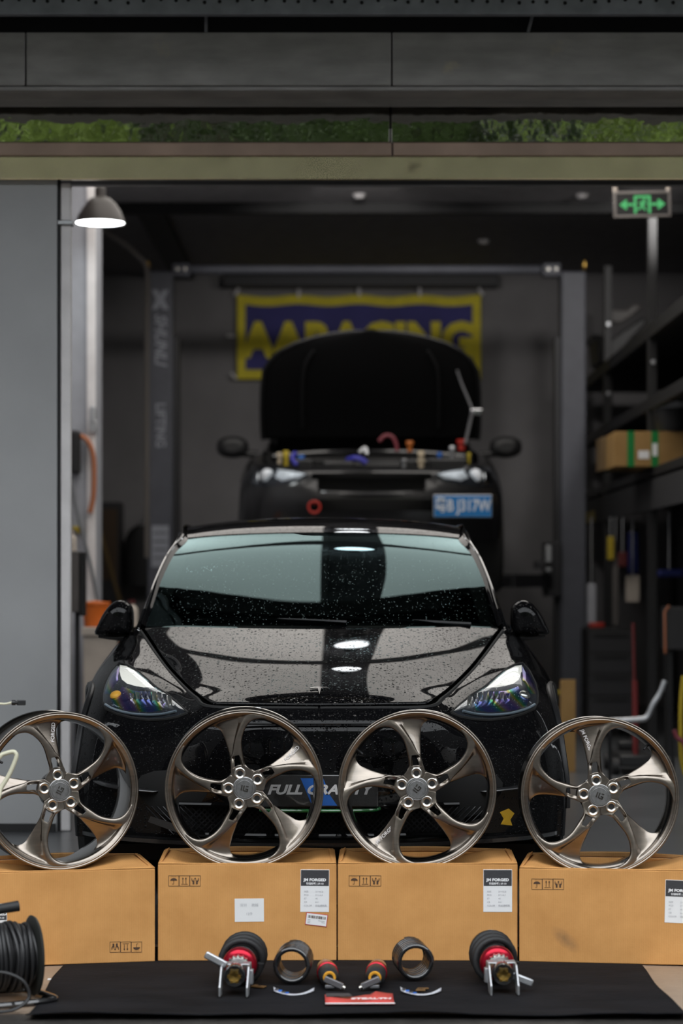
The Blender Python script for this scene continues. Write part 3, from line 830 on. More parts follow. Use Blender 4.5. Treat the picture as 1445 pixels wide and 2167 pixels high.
car = thing('saloon_car', 'rain-speckled black electric saloon parked nose-out in the workshop doorway', 'car', (TX, TY, FLOOR2))
def cz(p): return (p[0], p[1], p[2] - FLOOR2)
def znet(net): return [[Vector(cz(p)) for p in r] for r in net]
def fullrow(half): return [(-x, y, z) for x, y, z in half[:0:-1]] + half

# --- bonnet
HC = [(.10, .836), (.16, .861), (.24, .889), (.42, .947), (.66, 1.011), (.85, 1.055), (1.04, 1.096), (1.12, 1.110)]
HE = [(.385, .155, .838), (.437, .27, .862), (.488, .42, .890), (.566, .66, .945), (.625, .85, .998), (.687, 1.08, 1.060), (.722, 1.20, 1.090)]
HYC = [.10, .17, .28, .46, .64, .86, 1.02]
rows = []
for (xe, ye, ze), yc in zip(HE, HYC):
    zc = tab(HC, yc); r = []
    for q in (0, .2, .4, .6, .78, .9, .97, 1.0):
        yy = lerp(yc, ye, q ** 2.2); zbase = tab(HC, yy)
        dz = ze - tab(HC, ye)
        z = zbase + dz * (q ** 2.4)
        r.append((xe * q, yy, z))
    rows.append(fullrow(r))
hood_rows = surf(znet(rows), 7, 5)
m = MB(); m.grid(hood_rows, flip=False)
hood = m.build('bonnet', M['paint'], car, smooth=180)
so = hood.modifiers.new('solid', 'SOLIDIFY'); so.thickness = .012; so.offset = -1

# --- one skin from the nose centre round the flank to the tail; t runs from bonnet edge / belt line down to the sill
SK = [
 [(0, .088, .826), (0, .035, .795), (0, .010, .755), (0, .000, .690), (0, .000, .610), (0, .010, .520), (0, .030, .43), (0, .045, .33)],
 [(.20, .094, .827), (.20, .043, .795), (.205, .018, .755), (.21, .008, .690), (.21, .009, .610), (.21, .018, .520), (.21, .037, .43), (.21, .052, .33)],
 [(.392, .145, .829), (.405, .098, .797), (.418, .072, .757), (.43, .060, .690), (.435, .058, .610), (.44, .066, .520), (.44, .082, .43), (.44, .095, .33)],
 [(.447, .265, .853), (.472, .215, .826), (.50, .165, .788), (.53, .122, .720), (.545, .108, .630), (.55, .108, .530), (.55, .12, .43), (.55, .13, .33)],
 [(.498, .415, .882), (.535, .365, .860), (.580, .290, .812), (.62, .210, .735), (.645, .178, .640), (.655, .172, .535), (.655, .180, .43), (.655, .19, .33)],
 [(.576, .655, .937), (.628, .585, .920), (.685, .480, .876), (.735, .355, .785), (.760, .285, .670), (.772, .265, .550), (.775, .268, .43), (.77, .275, .33)],
 [(.635, .845, .990), (.692, .800, .976), (.752, .715, .945), (.815, .560, .862), (.850, .430, .730), (.865, .375, .580), (.868, .365, .45), (.86, .37, .33)],
 [(.697, 1.07, 1.050), (.757, 1.04, 1.030), (.822, .965, .972), (.885, .850, .890), (.918, .690, .780), (.925, .560, .640), (.925, .48, .49), (.915, .46, .33)],
 [(.733, 1.21, 1.084), (.795, 1.21, 1.052), (.853, 1.20, .990), (.905, 1.16, .905), (.930, 1.08, .790), (.933, 1.02, .650), (.930, .98, .50), (.915, .96, .33)],
 [(.768, 1.60, 1.092), (.825, 1.60, 1.055), (.872, 1.60, .985), (.905, 1.60, .890), (.918, 1.60, .780), (.915, 1.60, .640), (.905, 1.60, .49), (.88, 1.60, .32)],
 [(.800, 2.20, 1.100), (.855, 2.20, 1.060), (.893, 2.20, .985), (.912, 2.20, .890), (.918, 2.20, .780), (.912, 2.20, .640), (.900, 2.20, .49), (.87, 2.20, .32)],
 [(.800, 2.90, 1.108), (.858, 2.90, 1.070), (.898, 2.90, 1.00), (.918, 2.90, .900), (.922, 2.90, .780), (.916, 2.90, .640), (.903, 2.90, .49), (.87, 2.90, .32)],
 [(.760, 3.60, 1.125), (.830, 3.60, 1.095), (.890, 3.60, 1.03), (.925, 3.60, .920), (.930, 3.60, .790), (.925, 3.60, .650), (.915, 3.60, .50), (.89, 3.60, .33)],
 [(.680, 4.15, 1.160), (.760, 4.15, 1.130), (.830, 4.17, 1.06), (.880, 4.19, .950), (.895, 4.20, .810), (.895, 4.20, .660), (.885, 4.20, .51), (.86, 4.18, .35)],
 [(.560, 4.45, 1.190), (.630, 4.47, 1.150), (.690, 4.50, 1.06), (.740, 4.53, .950), (.760, 4.55, .810), (.760, 4.55, .660), (.750, 4.52, .51), (.73, 4.46, .35)],
 [(.300, 4.56, 1.205), (.310, 4.60, 1.160), (.320, 4.62, 1.06), (.330, 4.64, .950), (.335, 4.67, .810), (.335, 4.67, .660), (.33, 4.63, .51), (.32, 4.55, .35)],
 [(0, 4.58, 1.210), (0, 4.62, 1.165), (0, 4.64, 1.06), (0, 4.66, .950), (0, 4.69, .810), (0, 4.69, .660), (0, 4.65, .51), (0, 4.57, .35)],
]
skin = surf(znet(SK), 12, 6)
WR = .345                                # tyre radius; axles
AX1, AX2 = .84, 3.715
def arch_skip(i, j):
    p = skin[i][j]; q = skin[i+1][j+1]; c = (p + q) / 2
    if abs(c.x) < .55: return False
    for ay in (AX1, AX2):
        if (c.y - ay) ** 2 + (c.z - WR) ** 2 < (WR + .045) ** 2: return True
    return False
skin_mb = MB(); skin_mb.grid(skin, flip=True)
bvh = BVHTree.FromPolygons([Vector(v) for v in skin_mb.v], skin_mb.f)
# separate panels along the skin: bumper (to the headlamp line), front wings, doors, rear quarter
def panel(name, i0, i1, mat, side, extra=None):
    rows = skin[i0:i1 + 1]
    mm = MB(); mm.grid(rows, flip=True, skip=lambda i, j: arch_skip(i + i0, j) or (extra and extra(i + i0, j)))
    if side < 0:
        mm.v = [(-x, y, z) for x, y, z in mm.v]; mm.f = [f[::-1] for f in mm.f]
    return mm.build(name, mat, car, smooth=180, weld=True)
# bumper opening: lower grille and side intakes are recessed
def intake(i, j):
    c = (skin[i][j] + skin[i+1][j+1]) / 2
    zc = c.z + FLOOR2
    if abs(c.x) < .50 and .375 < zc < .475: return True
    return False
for s in (1, -1):
    panel('bumper', 0, 60, M['paint'], s, intake)
    panel('front_wing', 60, 97, M['paint'], s)
    panel('front_door', 97, 122, M['paint_dry'], s)
    panel('rear_door', 122, 142, M['paint_dry'], s)
    panel('rear_quarter', 142, len(skin) - 1, M['paint_dry'], s)
    # dark shut line beside the bonnet
    e = [p + Vector((.004, 0, -.006)) for p in [skin[i][0] for i in range(0, 97)]]
    g = MB(); g.tube([(s*p.x, p.y, p.z) for p in e], .009, 6); g.build('shut_line', M['hole'], car)
    # wheel arch lips and liners
    for ay in (AX1, AX2):
        pts = []
        for k in range(25):
            a = radians(-8 + 196 * k / 24); y_ = ay + (WR + .045) * cos(a); z_ = WR + (WR + .045) * sin(a)
            hit = bvh.ray_cast(Vector((1.5, y_, z_)), Vector((-1, 0, 0)))
            x_ = hit[0].x if hit[0] else .9
            pts.append((s * min(x_, .935), y_, max(z_, .19)))
        g = MB(); g.tube(pts, .014, 8); g.build('arch_lip', M['dark_trim'], car)
        g = MB(); g.lathe([(WR + .05, 0), (WR + .05, .32), (.05, .32)], 30, Matrix.Translation((s * .90, ay, WR)) @ Matrix.Rotation(-s * pi/2, 4, 'Y') @ Matrix.Rotation(pi * (0 if s < 0 else 1), 4, 'Z') @ Matrix.Rotation(radians(-8) , 4, 'Z'), arc=radians(196))
        g.build('arch_liner', M['hole'], car)
# floor pan, tail of the roof
m = MB(); m.span((-.80, .42, .10), (.80, 4.4, .16)); m.build('floor_pan', M['dark_trim'], car, smooth=0)

# --- windscreen, roof, side glass
WSC = [(1.04, 1.100), (1.20, 1.178), (1.45, 1.298), (1.70, 1.408), (1.92, 1.484)]
WSE = [(.712, 1.20, 1.094), (.692, 1.33, 1.178), (.668, 1.52, 1.290), (.632, 1.76, 1.395), (.590, 2.0, 1.462)]
rows = []
for (yc, zc), (xe, ye, ze) in zip(WSC, WSE):
    r = []
    for q in (0, .25, .5, .72, .88, 1.0): r.append((xe*q, lerp(yc, ye, q**2.3), lerp(zc, ze, q**2.6)))
    rows.append(fullrow(r))
ws = surf(znet(rows), 8, 5)
m = MB(); m.grid(ws); wsh = m.build('windscreen', M['wind'], car, smooth=180)
# black printed border inside the glass
nI, nJ = len(ws), len(ws[0])
fr = MB(); off = Vector((0, .006, -.010))
fr.grid([[p + off for p in r] for r in ws], skip=lambda i, j: (2 <= i < nI - 4) and (4 <= j < nJ - 5))
fr.build('glass_border', M['dark_trim'], wsh, smooth=180)
RC = [(1.935, 1.490), (2.05, 1.520), (2.25, 1.553), (2.6, 1.572), (3.0, 1.565), (3.4, 1.522), (3.85, 1.415), (4.25, 1.285), (4.50, 1.215)]
RE = [(.594, 2.01, 1.468), (.603, 2.10, 1.488), (.612, 2.28, 1.515), (.612, 2.6, 1.530), (.600, 3.0, 1.520), (.575, 3.4, 1.470), (.560, 3.8, 1.365), (.575, 4.15, 1.245), (.565, 4.42, 1.195)]
rows = []
for (yc, zc), (xe, ye, ze) in zip(RC, RE):
    r = []
    for q in (0, .3, .6, .82, 1.0): r.append((xe*q, lerp(yc, ye, q**2.3), lerp(zc, ze, q**2.6)))
    rows.append(fullrow(r))
rf = surf(znet(rows), 6, 5)
k0 = 30
m = MB(); m.grid(rf[:k0 + 1]); m.build('roof', M['gloss_roof'], car, smooth=180)
m = MB(); m.grid(rf[k0:]); m.build('rear_glass', M['sideglass'], car, smooth=180)
m = MB(); m.grid([[Vector(cz((x_, 4.45, 1.208))) for x_ in (-.565, -.3, 0, .3, .565)], [Vector(cz(p)) for p in ((-.56, 4.47, 1.192), (-.3, 4.57, 1.207), (0, 4.59, 1.212), (.3, 4.57, 1.207), (.56, 4.47, 1.192))]])
m.build('boot_lid', M['paint_dry'], car, smooth=180)
U = [(.733, 1.20, 1.093), (.712, 1.33, 1.180), (.690, 1.52, 1.290), (.660, 1.76, 1.398), (.630, 2.0, 1.470), (.632, 2.28, 1.515), (.632, 2.6, 1.528), (.622, 3.0, 1.515), (.598, 3.4, 1.465), (.585, 3.8, 1.362), (.60, 4.15, 1.243), (.60, 4.42, 1.192)]
INN = WSE + [RE[2], RE[3], RE[4], RE[5], RE[6], RE[7], RE[8]]
LOW = [(.735, 1.21, 1.084), (.748, 1.36, 1.086), (.762, 1.54, 1.091), (.778, 1.76, 1.095), (.790, 2.0, 1.098), (.801, 2.28, 1.101), (.806, 2.6, 1.105), (.798, 3.0, 1.110), (.776, 3.4, 1.119), (.735, 3.8, 1.138), (.680, 4.15, 1.160), (.575, 4.43, 1.188)]
for s in (1, -1):
    net = []
    for a, b in zip(INN, U):
        a, b = Vector(a), Vector(b); c = (a + b) / 2 + Vector((.006, -.004, .010))
        net.append([a, c, b, b + Vector((.012, .004, -.022))])
    g = surf(znet([[(s*p.x, p.y, p.z) for p in r] for r in net]), 6, 4)
    m = MB(); m.grid(g, flip=s < 0); m.build('roof_pillar', M['paint_dry'], car, smooth=180)
    tr = MB(); tr.tube([Vector((s*(b[0] + .012), b[1] + .004, b[2] - .024 - FLOOR2)) for b in [tuple(q) for q in curve(U[:9], 5)]], .007, 6); tr.build('window_seal', M['blk_gloss'], car)
    net = []
    for a, b in zip(U, LOW):
        a, b = Vector(a) + Vector((.006, .004, -.022)), Vector(b)
        net.append([(s*p.x, p.y, p.z) for p in (a, a.lerp(b, .33) + Vector((.012, 0, 0)), a.lerp(b, .66) + Vector((.012, 0, 0)), b)])
    g = surf(znet(net), 5, 4); m = MB(); m.grid(g, flip=s < 0); m.build('side_glass', M['sideglass'], car, smooth=180)
    # cowl corner fillet at the pillar foot
    m = MB(); m.tube(curve([(s*.742, 1.16, 1.068 - FLOOR2), (s*.738, 1.21, 1.088 - FLOOR2), (s*.722, 1.30, 1.155 - FLOOR2)], 5), .014, 8); m.build('pillar_foot', M['paint_dry'], car)
# cowl tray and wipers
m = MB(); rows = []
for j in range(4):
    rows.append([Vector(cz((x_, lerp(1.0, 1.20, abs(x_/.71) ** 2.3) + j * .03, 1.078 + .012*(1-abs(x_/.71)) - (.0 if j else .02)))) for x_ in [lerp(-.71, .71, k/24) for k in range(25)]])
m.grid(rows); m.build('cowl_tray', M['dark_trim'], car, smooth=60)
for p0, p1, p2 in (((.10, 1.075, 1.112), (-.2, 1.11, 1.122), (-.50, 1.16, 1.118)), ((.60, 1.14, 1.104), (.32, 1.125, 1.118), (.06, 1.12, 1.128))):
    wp = MB(); wp.tube(curve([cz(p0), cz(p1), cz(p2)], 6), [.009]*6 + [.006]*7, 6); wpo = wp.build('wiper', M['dark_trim'], car)
    wb = MB(); wb.tube(curve([Vector(cz(p)) + Vector((0, .012, .004)) for p in (p1, ((p1[0]+p2[0])/2, (p1[1]+p2[1])/2, (p1[2]+p2[2])/2 + .002), p2)], 5), .006, 6); wb.build('wiper_blade', M['rubber'], wpo)

# --- cabin
m = MB(); m.grid([[Vector(cz((x_, y_, z_ - .05*abs(x_)))) for x_ in (-.66, -.33, 0, .33, .66)] for y_, z_ in ((1.22, 1.05), (1.45, 1.09), (1.62, 1.09), (1.68, 1.02), (1.70, .85))]); m.build('dashboard', M['cabin'], car, smooth=60)
sw = MB(); ring = [Vector((.36 + .185*cos(a), 1.80 + .05*sin(a), 1.03 - FLOOR2 + .175*sin(a))) for a in [2*pi*k/32 for k in range(32)]]
sw.tube(ring, .016, 8, closed=True); sw.box((.36, 1.79, 1.02 - FLOOR2), (.15, .05, .12)); sw.box((.36, 1.80, 1.03 - FLOOR2), (.34, .03, .035)); sw.cyl((.36, 1.79, 1.02 - FLOOR2), (.36, 1.62, .97 - FLOOR2), .04)
sw.build('steering_wheel', M['blk_satin'], car)
for x_ in (-.36, .36):
    st = MB()
    st.grid(surf([[Vector((x_ + dx, 2.28 + dy, h_ - FLOOR2)) for dx, dy in ((-.25, -.05), (-.15, .03), (0, .045), (.15, .03), (.25, -.05))] for h_, dy0 in ((.62, 0), (.85, 0), (1.05, 0), (1.2, 0))], 3, 3))
    st.box((x_, 2.05, .56 - FLOOR2), (.50, .5, .14)); st.box((x_, 2.40, .9 - FLOOR2), (.46, .10, .62))
    so_ = st.build('seat', M['cabin'], car, bevel=.02)
    h = MB(); h.box((x_, 2.42, 1.28 - FLOOR2), (.26, .08, .17)); h.build('headrest', M['cabin'], so_, bevel=.03, seg=3)
m = MB(); m.box((0, 1.86, 1.425 - FLOOR2), (.16, .10, .05)); m.box((0, 1.93, 1.38 - FLOOR2), (.22, .03, .065)); m.build('rear_view_mirror', M['blk_satin'], car, bevel=.01)
m = MB(); m.box((0, 1.66, 1.10 - FLOOR2), (.36, .02, .23)); m.build('touch_screen', M['blk_gloss'], car, bevel=.006)

# --- folded door mirrors
for s in (1, -1):
    base = Vector((s * .782, 1.28, 1.048 - FLOOR2))
    net = []
    for v, (wd, wu, dp) in enumerate(((.0, .0, .0), (.06, .012, .05), (.078, .03, .075), (.078, .07, .085), (.065, .11, .07), (.035, .142, .04), (.0, .150, .0))):
        pass
    # housing outline seen from the front: upright inner edge, shoulder sloping outwards
    prof = [(-.064, .012), (-.064, .10), (-.052, .135), (-.020, .152), (.016, .142), (.050, .105), (.076, .055), (.088, .012), (.02, .006)]
    sh = MB(); rings = []
    cx_ = .0; cz_ = .06
    for dy, k in ((-.050, .30), (-.045, .62), (-.030, .86), (-.008, .98), (.03, 1.0), (.10, .97), (.15, .80), (.165, .45)):
        rings.append([(s * (cx_ + (x_ - cx_)*k), dy, cz_ + (z_ - cz_)*k) for x_, z_ in prof + prof[:1]])
    dense = surf([[Vector(p) for p in r] for r in rings], 2, 3)
    sh.grid(dense, flip=s > 0)
    sh.add([dense[0][j] for j in range(len(dense[0]) - 1)], [tuple(range(len(dense[0]) - 1))]); sh.add([dense[-1][j] for j in range(len(dense[0]) - 1)], [tuple(range(len(dense[0]) - 1))])
    mo = sh.build('door_mirror', M['paint'], car, smooth=60); mo.location = base + Vector((s*.055, 0, 0))
    ft = MB(); ft.tube(curve([(-s*.125, .03, -.035), (-s*.07, .02, -.006), (0, .01, .0), (s*.074, .02, .006)], 5), [.010, .012, .013, .014, .014, .014, .014, .014, .014, .013, .013, .012, .012, .011, .010, .009], 8)
    ft.build('mirror_foot', M['blk_satin'], mo)

# --- headlamps draped on the skin
def tdx(dx, py, y):         # photo offset from the car's middle -> car x, z
    Y = TY + y; return (dx * Y / F_PX, CAM_H - (py - HORIZON) * Y / F_PX - FLOOR2)
HL = [(278, 1508, .18), (300, 1490, .25), (322, 1472, .34), (347, 1456, .44), (372, 1434, .56), (395, 1416, .65), (412, 1408, .70), (430, 1405, .73),
      (442, 1420, .71), (452, 1445, .67), (456, 1466, .62), (455, 1484, .57), (448, 1497, .53), (425, 1508, .45), (395, 1517, .37), (360, 1522, .30), (325, 1521, .24), (298, 1516, .20)]
hl = [tdx(*p) for p in HL]
def draped(poly, n, off, s, y_extra=0.0):
    """fill a front-view outline with a fine mesh lying on the skin, raised by off"""
    xs = [p[0] for p in poly]; zs = [p[1] for p in poly]
    cx_, cy_ = sum(xs)/len(xs), sum(zs)/len(zs)
    if not inside(poly, cx_, cy_): cx_, cy_ = poly[len(poly)//2]
    rings = []
    dense = []
    for i in range(len(poly)):
        a, b = Vector(poly[i]), Vector(poly[(i+1) % len(poly)])
        for k in range(3): dense.append(a.lerp(b, k/3))
    c = Vector((cx_, cy_)); mm = MB(); rows = []
    for k in range(n + 1):
        f = 1 - k / n * .999
        edge = min(1.0, (1 - f) * n / 2.2)
        r = []
        for p in dense + dense[:1]:
            q = c + (p - c) * f
            h = bvh.ray_cast(Vector((q.x, -1, q.y)), Vector((0, 1, 0)))
            if h[0] is None: h = bvh.find_nearest(Vector((q.x, .5, q.y)))
            nrm = h[1]
            if nrm.y > 0: nrm = -nrm
            d = (nrm * .6 + Vector((0, -.4, 0))) * (off * (0.25 + .75 * edge) )
            o_ = h[0] + d
            r.append((s * o_.x, o_.y + y_extra, o_.z))
        rows.append(r)
    mm.grid(rows, flip=s < 0)
    return mm
def on_skin(dx, py, y, off):
    x_, z_ = tdx(dx, py, y); h = bvh.ray_cast(Vector((x_, -1, z_)), Vector((0, 1, 0)))
    nrm = h[1] if h[1].y < 0 else -h[1]
    return h[0] + nrm * off, nrm
for s in (1, -1):
    bowl = draped(hl, 8, .004, s).build('headlamp', M['lamp_dark'], car, smooth=180)
    pts = [p for p in hl]
    rim_ = []
    for i, p in enumerate(pts + pts[:1]):
        h = bvh.ray_cast(Vector((p[0], -1, p[1])), Vector((0, 1, 0)))
        q = h[0] if h[0] else bvh.find_nearest(Vector((p[0], .5, p[1])))[0]
        rim_.append(Vector((s*q.x, q.y - .003, q.z)))
    m = MB(); m.tube(rim_, .006, 6); m.build('lamp_seal', M['hole'], bowl)
    drl = [tdx(*p) for p in ((350, 1457, .45), (372, 1437, .55), (395, 1419, .64), (412, 1411, .69), (427, 1409, .72), (425, 1426, .67), (420, 1438, .63), (408, 1448, .57), (390, 1453, .53), (370, 1457, .49))]
    draped(drl, 5, .010, s).build('light_guide', M['drl'], bowl, smooth=180)
    # coloured film under and beside the light guide
    f1 = [tdx(*p) for p in ((428, 1411, .72), (441, 1424, .70), (450, 1446, .66), (453, 1466, .61), (440, 1470, .57), (431, 1450, .60), (424, 1441, .63), (426, 1426, .67))]
    draped(f1, 5, .008, s).build('tinted_reflector', M['irid'], bowl, smooth=180)
    f2 = [tdx(*p) for p in ((325, 1474, .34), (350, 1460, .43), (372, 1460, .47), (395, 1456, .52), (412, 1450, .57), (422, 1446, .60), (436, 1470, .56), (448, 1478, .56), (446, 1492, .53), (420, 1503, .45), (390, 1508, .38), (355, 1511, .31), (322, 1507, .25), (305, 1498, .24), (330, 1500, .28), (385, 1496, .40), (400, 1478, .46), (380, 1466, .46), (345, 1470, .38))]
    draped([tdx(*p) for p in ((312, 1490, .26), (330, 1473, .35), (352, 1461, .43), (395, 1457, .52), (424, 1446, .60), (438, 1470, .56), (448, 1480, .55), (440, 1494, .52), (415, 1504, .44), (385, 1509, .37), (350, 1512, .30), (318, 1508, .24))], 6, .0065, s).build('tinted_reflector', M['irid'], bowl, smooth=180)
    # row of small lamp chambers
    for k in range(8):
        u = k / 7; p, nr = on_skin(lerp(314, 392, u), lerp(1494, 1481, u) - 3*sin(pi*u), lerp(.27, .46, u), .010)
        q = MB(); hh = lerp(.018, .034, sin(pi * (u*.7 + .25)))
        q.add([(s*(p.x - .009), p.y, p.z - hh), (s*(p.x + .007), p.y - .004, p.z - hh*.9), (s*(p.x + .010), p.y - .004, p.z + hh), (s*(p.x - .006), p.y, p.z + hh*.9), (s*(p.x + .001), p.y + .010, p.z)], [(0,1,4),(1,2,4),(2,3,4),(3,0,4)])
        q.build('led_chamber', M['chrome'] if k % 3 else M['silver'], bowl, smooth=0)
    p, nr = on_skin(427, 1470, .58, .010)
    q = MB(); q.lathe([(1e-4, .006), (.016, .004), (.021, -.001), (.022, -.006)], 24, Matrix.Translation((s*p.x, p.y, p.z)) @ Vector((s*nr.x, nr.y, nr.z)).to_track_quat('Z', 'Y').to_matrix().to_4x4())
    q.build('indicator_lens', M['amber'] if s < 0 else M['silver'], bowl, smooth=60)
    lowbar = [on_skin(dx, py, y, .011)[0] for dx, py, y in ((300, 1509, .20), (330, 1515, .25), (365, 1516, .31), (400, 1511, .39), (430, 1502, .47), (446, 1492, .54))]
    q = MB(); q.tube([(s*p.x, p.y, p.z) for p in curve(lowbar, 4)], .005, 6); q.build('lower_light_bar', M['lamp_bar'], bowl)
    draped(hl, 8, .022, s).build('lens_cover', M['lens'], bowl, smooth=180)

# --- nose details
p = bvh.ray_cast(Vector((0, -1, .70 - FLOOR2)), Vector((0, 1, 0)))[0]
def on_hood(x_, y_):
    best = min((q for r in hood_rows for q in r), key=lambda q: (q.x - x_)**2 + (q.y - y_)**2); return best
h0 = on_hood(0, .17); h1 = on_hood(0, .24); tilt_ = atan2(h1.z - h0.z, h1.y - h0.y)
EM = Matrix.Translation((0, .20, (h0.z + h1.z)/2 + .0015)) @ Matrix.Rotation(tilt_, 4, 'X')
m = MB(); T1 = [(-.036, .026), (-.018, .033), (0, .035), (.018, .033), (.036, .026), (.032, .018), (.014, .024), (.006, .020), (0, -.040), (-.006, .020), (-.014, .024), (-.032, .018)]
m.prism(T1[::-1], 0, .003, EM); m.build('badge', M['blk_gloss'], car, smooth=0)
# crease bar across the nose
m = MB(); m.tube([(x_, .012 + .09*abs(x_)**2 * 1.2 - .012, .772 - FLOOR2) for x_ in [lerp(-.36, .36, k/20) for k in range(21)]], .005, 6); m.build('nose_crease', M['paint_dry'], car)
# plate holder: black card in clear film, green strip under it
pl = MB(); pl.span((-.21, -.022, .478 - FLOOR2), (.21, -.012, .592 - FLOOR2)); plate = pl.build('show_plate', M['carbon'], car, smooth=0, bevel=.004)
lab(plate, 'black show plate with white italic letters and a blue emblem'); 
PXc = -.005
bl = MB()
for poly in (((-.055, .045), (.012, .045), (-.004, .005), (-.010, -.014), (-.018, -.040)), ((.012, .045), (.050, .045), (.022, .012)), ((.026, .002), (.068, -.052), (.004, -.052))):
    bl.prism([(x_, z_) for x_, z_ in poly][::-1], 0, .0006, facing((PXc, -.0232, .535 - FLOOR2)))
M['blue_print'] = plain('blue_print', (.02, .16, .62), .4)
for i, poly in enumerate((((-.060, .045), (.0, .045), (-.012, .010), (-.026, -.016), (-.020, -.050)), ((.0, .045), (.020, .045), (.034, .012)), ((.020, .020), (.070, -.052), (.004, -.052)))):
    q = MB(); q.prism(list(poly)[::-1], 0, .0006, facing((PXc, -.0234, .535 - FLOOR2))); q.build('emblem', M['blue_print'], plate, smooth=0)
xform(text_mb('FULL GRAVITY', .046, .0006, shear=.28, bold=.0018, sx=1.22), facing((0, -.0252, .538 - FLOOR2))).build('lettering', M['white_ink'], plate, smooth=0)
M['film'] = glass('clear_film', (.93, .93, .93), (1, 1, 1), .06, 1.35)
fm = MB(); rows = [[(lerp(-.225, .245, i/30), -.030 - .006*sin(i*1.7 + j*2.1), lerp(.472, .606, j/8) - FLOOR2 + (.02*max(0, i-24)/6 if j == 8 else 0)) for i in range(31)] for j in range(9)]
fm.grid(rows); fm.build('clear_film', M['film'], plate, smooth=180)
M['green_strip'] = plain('green_edge_strip', (.02, .22, .05), .25, coat=1.0, coatr=.05)
g = MB(); g.tube(curve([(-.21, -.004, .466 - FLOOR2), (-.1, -.018, .464 - FLOOR2), (.1, -.018, .464 - FLOOR2), (.195, -.004, .466 - FLOOR2), (.215, .012, .470 - FLOOR2)], 6), .0065, 8); g.build('edge_strip', M['green_strip'], car)
# lower mesh grille
gr = MB(); gr.span((-.52, .10, .365 - FLOOR2), (.52, .11, .49 - FLOOR2)); grille = gr.build('grille_back', M['hole'], car, smooth=0)
gm = MB()
for k in range(-26, 27):
    x_ = k * .02
    for sg in (-1, 1):
        gm.tube([(x_, .075, .37 - FLOOR2), (x_ + sg*.10, .075, .47 - FLOOR2)], .0028, 4, caps=False)
stuff(gm.build('mesh', M['blk_gloss'], grille, smooth=0))
for zz in (.372, .478):
    b_ = MB(); b_.tube([(x_, .012 + .30*x_*x_, zz - FLOOR2) for x_ in [lerp(-.5, .5, k/16) for k in range(17)]], .010, 8); b_.build('grille_bar', M['paint_dry'], car)
# side intakes, canards, splitter
for s in (1, -1):
    q = MB(); poly = [(.53 + .13*cos(a) + .02*sin(2*a), .515 + .085*sin(a)) for a in [2*pi*k/16 for k in range(16)]]
    xform(draped([(x_, z_ - FLOOR2) for x_, z_ in poly], 5, .004, s), Matrix.Identity(4)).build('side_intake', M['hole'], car, smooth=180)
    cn = MB(); A_ = [on_skin(dx, py, y, -.01)[0] for dx, py, y in ((330, 1672, .20), (375, 1664, .26), (420, 1655, .34), (455, 1645, .43))]
    top = curve(A_, 4)
    rows = [[(s*p.x, p.y, p.z) for p in top], [(s*(p.x + .030*sin(pi*(i+3)/ (len(top)+5)) + .02), p.y - .055*sin(pi*(i+1)/(len(top)+2)), p.z - .004) for i, p in enumerate(top)]]
    cn.grid(rows, flip=s < 0); o = cn.build('canard', M['carbon'], car, smooth=60); so = o.modifiers.new('solid', 'SOLIDIFY'); so.thickness = .006
sp = MB(); rows = []
outl = [(0, -.045), (.25, -.040), (.45, .02), (.62, .105), (.75, .20), (.84, .31), (.90, .42)]
full = [(-x_, y_) for x_, y_ in outl[:0:-1]] + outl
dn = curve([(x_, y_, 0) for x_, y_ in full], 5)
rows = [[(p.x, p.y, .352 - FLOOR2) for p in dn], [(p.x, p.y, .338 - FLOOR2) for p in dn], [(p.x*.96, p.y + .16, .330 - FLOOR2) for p in dn]]
rows.insert(0, [(p.x*.97, p.y + .14, .358 - FLOOR2) for p in dn])
sp.grid(rows, flip=True); sp.build('splitter', M['carbon'], car, smooth=30)
for s in (1, -1):
    v = MB(); v.prism([(s*.46, 0), (s*.46, .03), (s*.60, .075), (s*.61, .055)][::s], 0, .006, Matrix.Translation((0, .04, .365 - FLOOR2)) @ Matrix.Rotation(pi/2, 4, 'X')); v.build('splitter_fin', M['carbon'], car, smooth=0)
# yellow sticker on the bumper corner
M['yellow_print'] = plain('yellow_print', (.62, .36, .02), .5)
q = draped([tdx(*p) for p in ((378, 1714, .26), (396, 1706, .29), (408, 1716, .31), (400, 1730, .29), (404, 1742, .30), (380, 1740, .26), (386, 1728, .27))], 4, .003, 1); q.build('yellow_sticker', M['yellow_print'], car, smooth=180)
# wheels
def road_wheel(parent, x_, y_, z_, s, rad, wid, rimmat, nsp=10):
    A_ = Matrix.Translation((x_, y_, z_)) @ Matrix.Rotation(s * pi/2, 4, 'Y')
    m = MB(); m.lathe([(rad*.70, -wid/2), (rad*.90, -wid/2), (rad*.985, -wid*.38), (rad, -wid*.2), (rad, wid*.2), (rad*.985, wid*.38), (rad*.90, wid/2), (rad*.70, wid/2)], 48, A_)
    ty = m.build('tyre', M['tyre'], parent, smooth=35)
    m = MB(); m.lathe([(rad*.70, -wid/2), (rad*.66, -wid*.3), (rad*.62, wid*.1), (rad*.66, wid*.40), (rad*.71, wid/2)], 40, A_)
    for k in range(nsp):
        m.box((rad*.38, 0, wid*.36), (rad*.62, rad*.09, wid*.10), A_ @ Matrix.Rotation(2*pi*k/nsp, 4, 'Z'))
    m.lathe([(1e-4, wid*.42), (rad*.16, wid*.42), (rad*.18, wid*.2)], 20, A_)
    m.build('rim', rimmat, ty, smooth=35)
for s in (1, -1):
    for ay in (AX1, AX2): road_wheel(car, s*.80, ay, WR, s, WR, .24, M['alu_dark'])
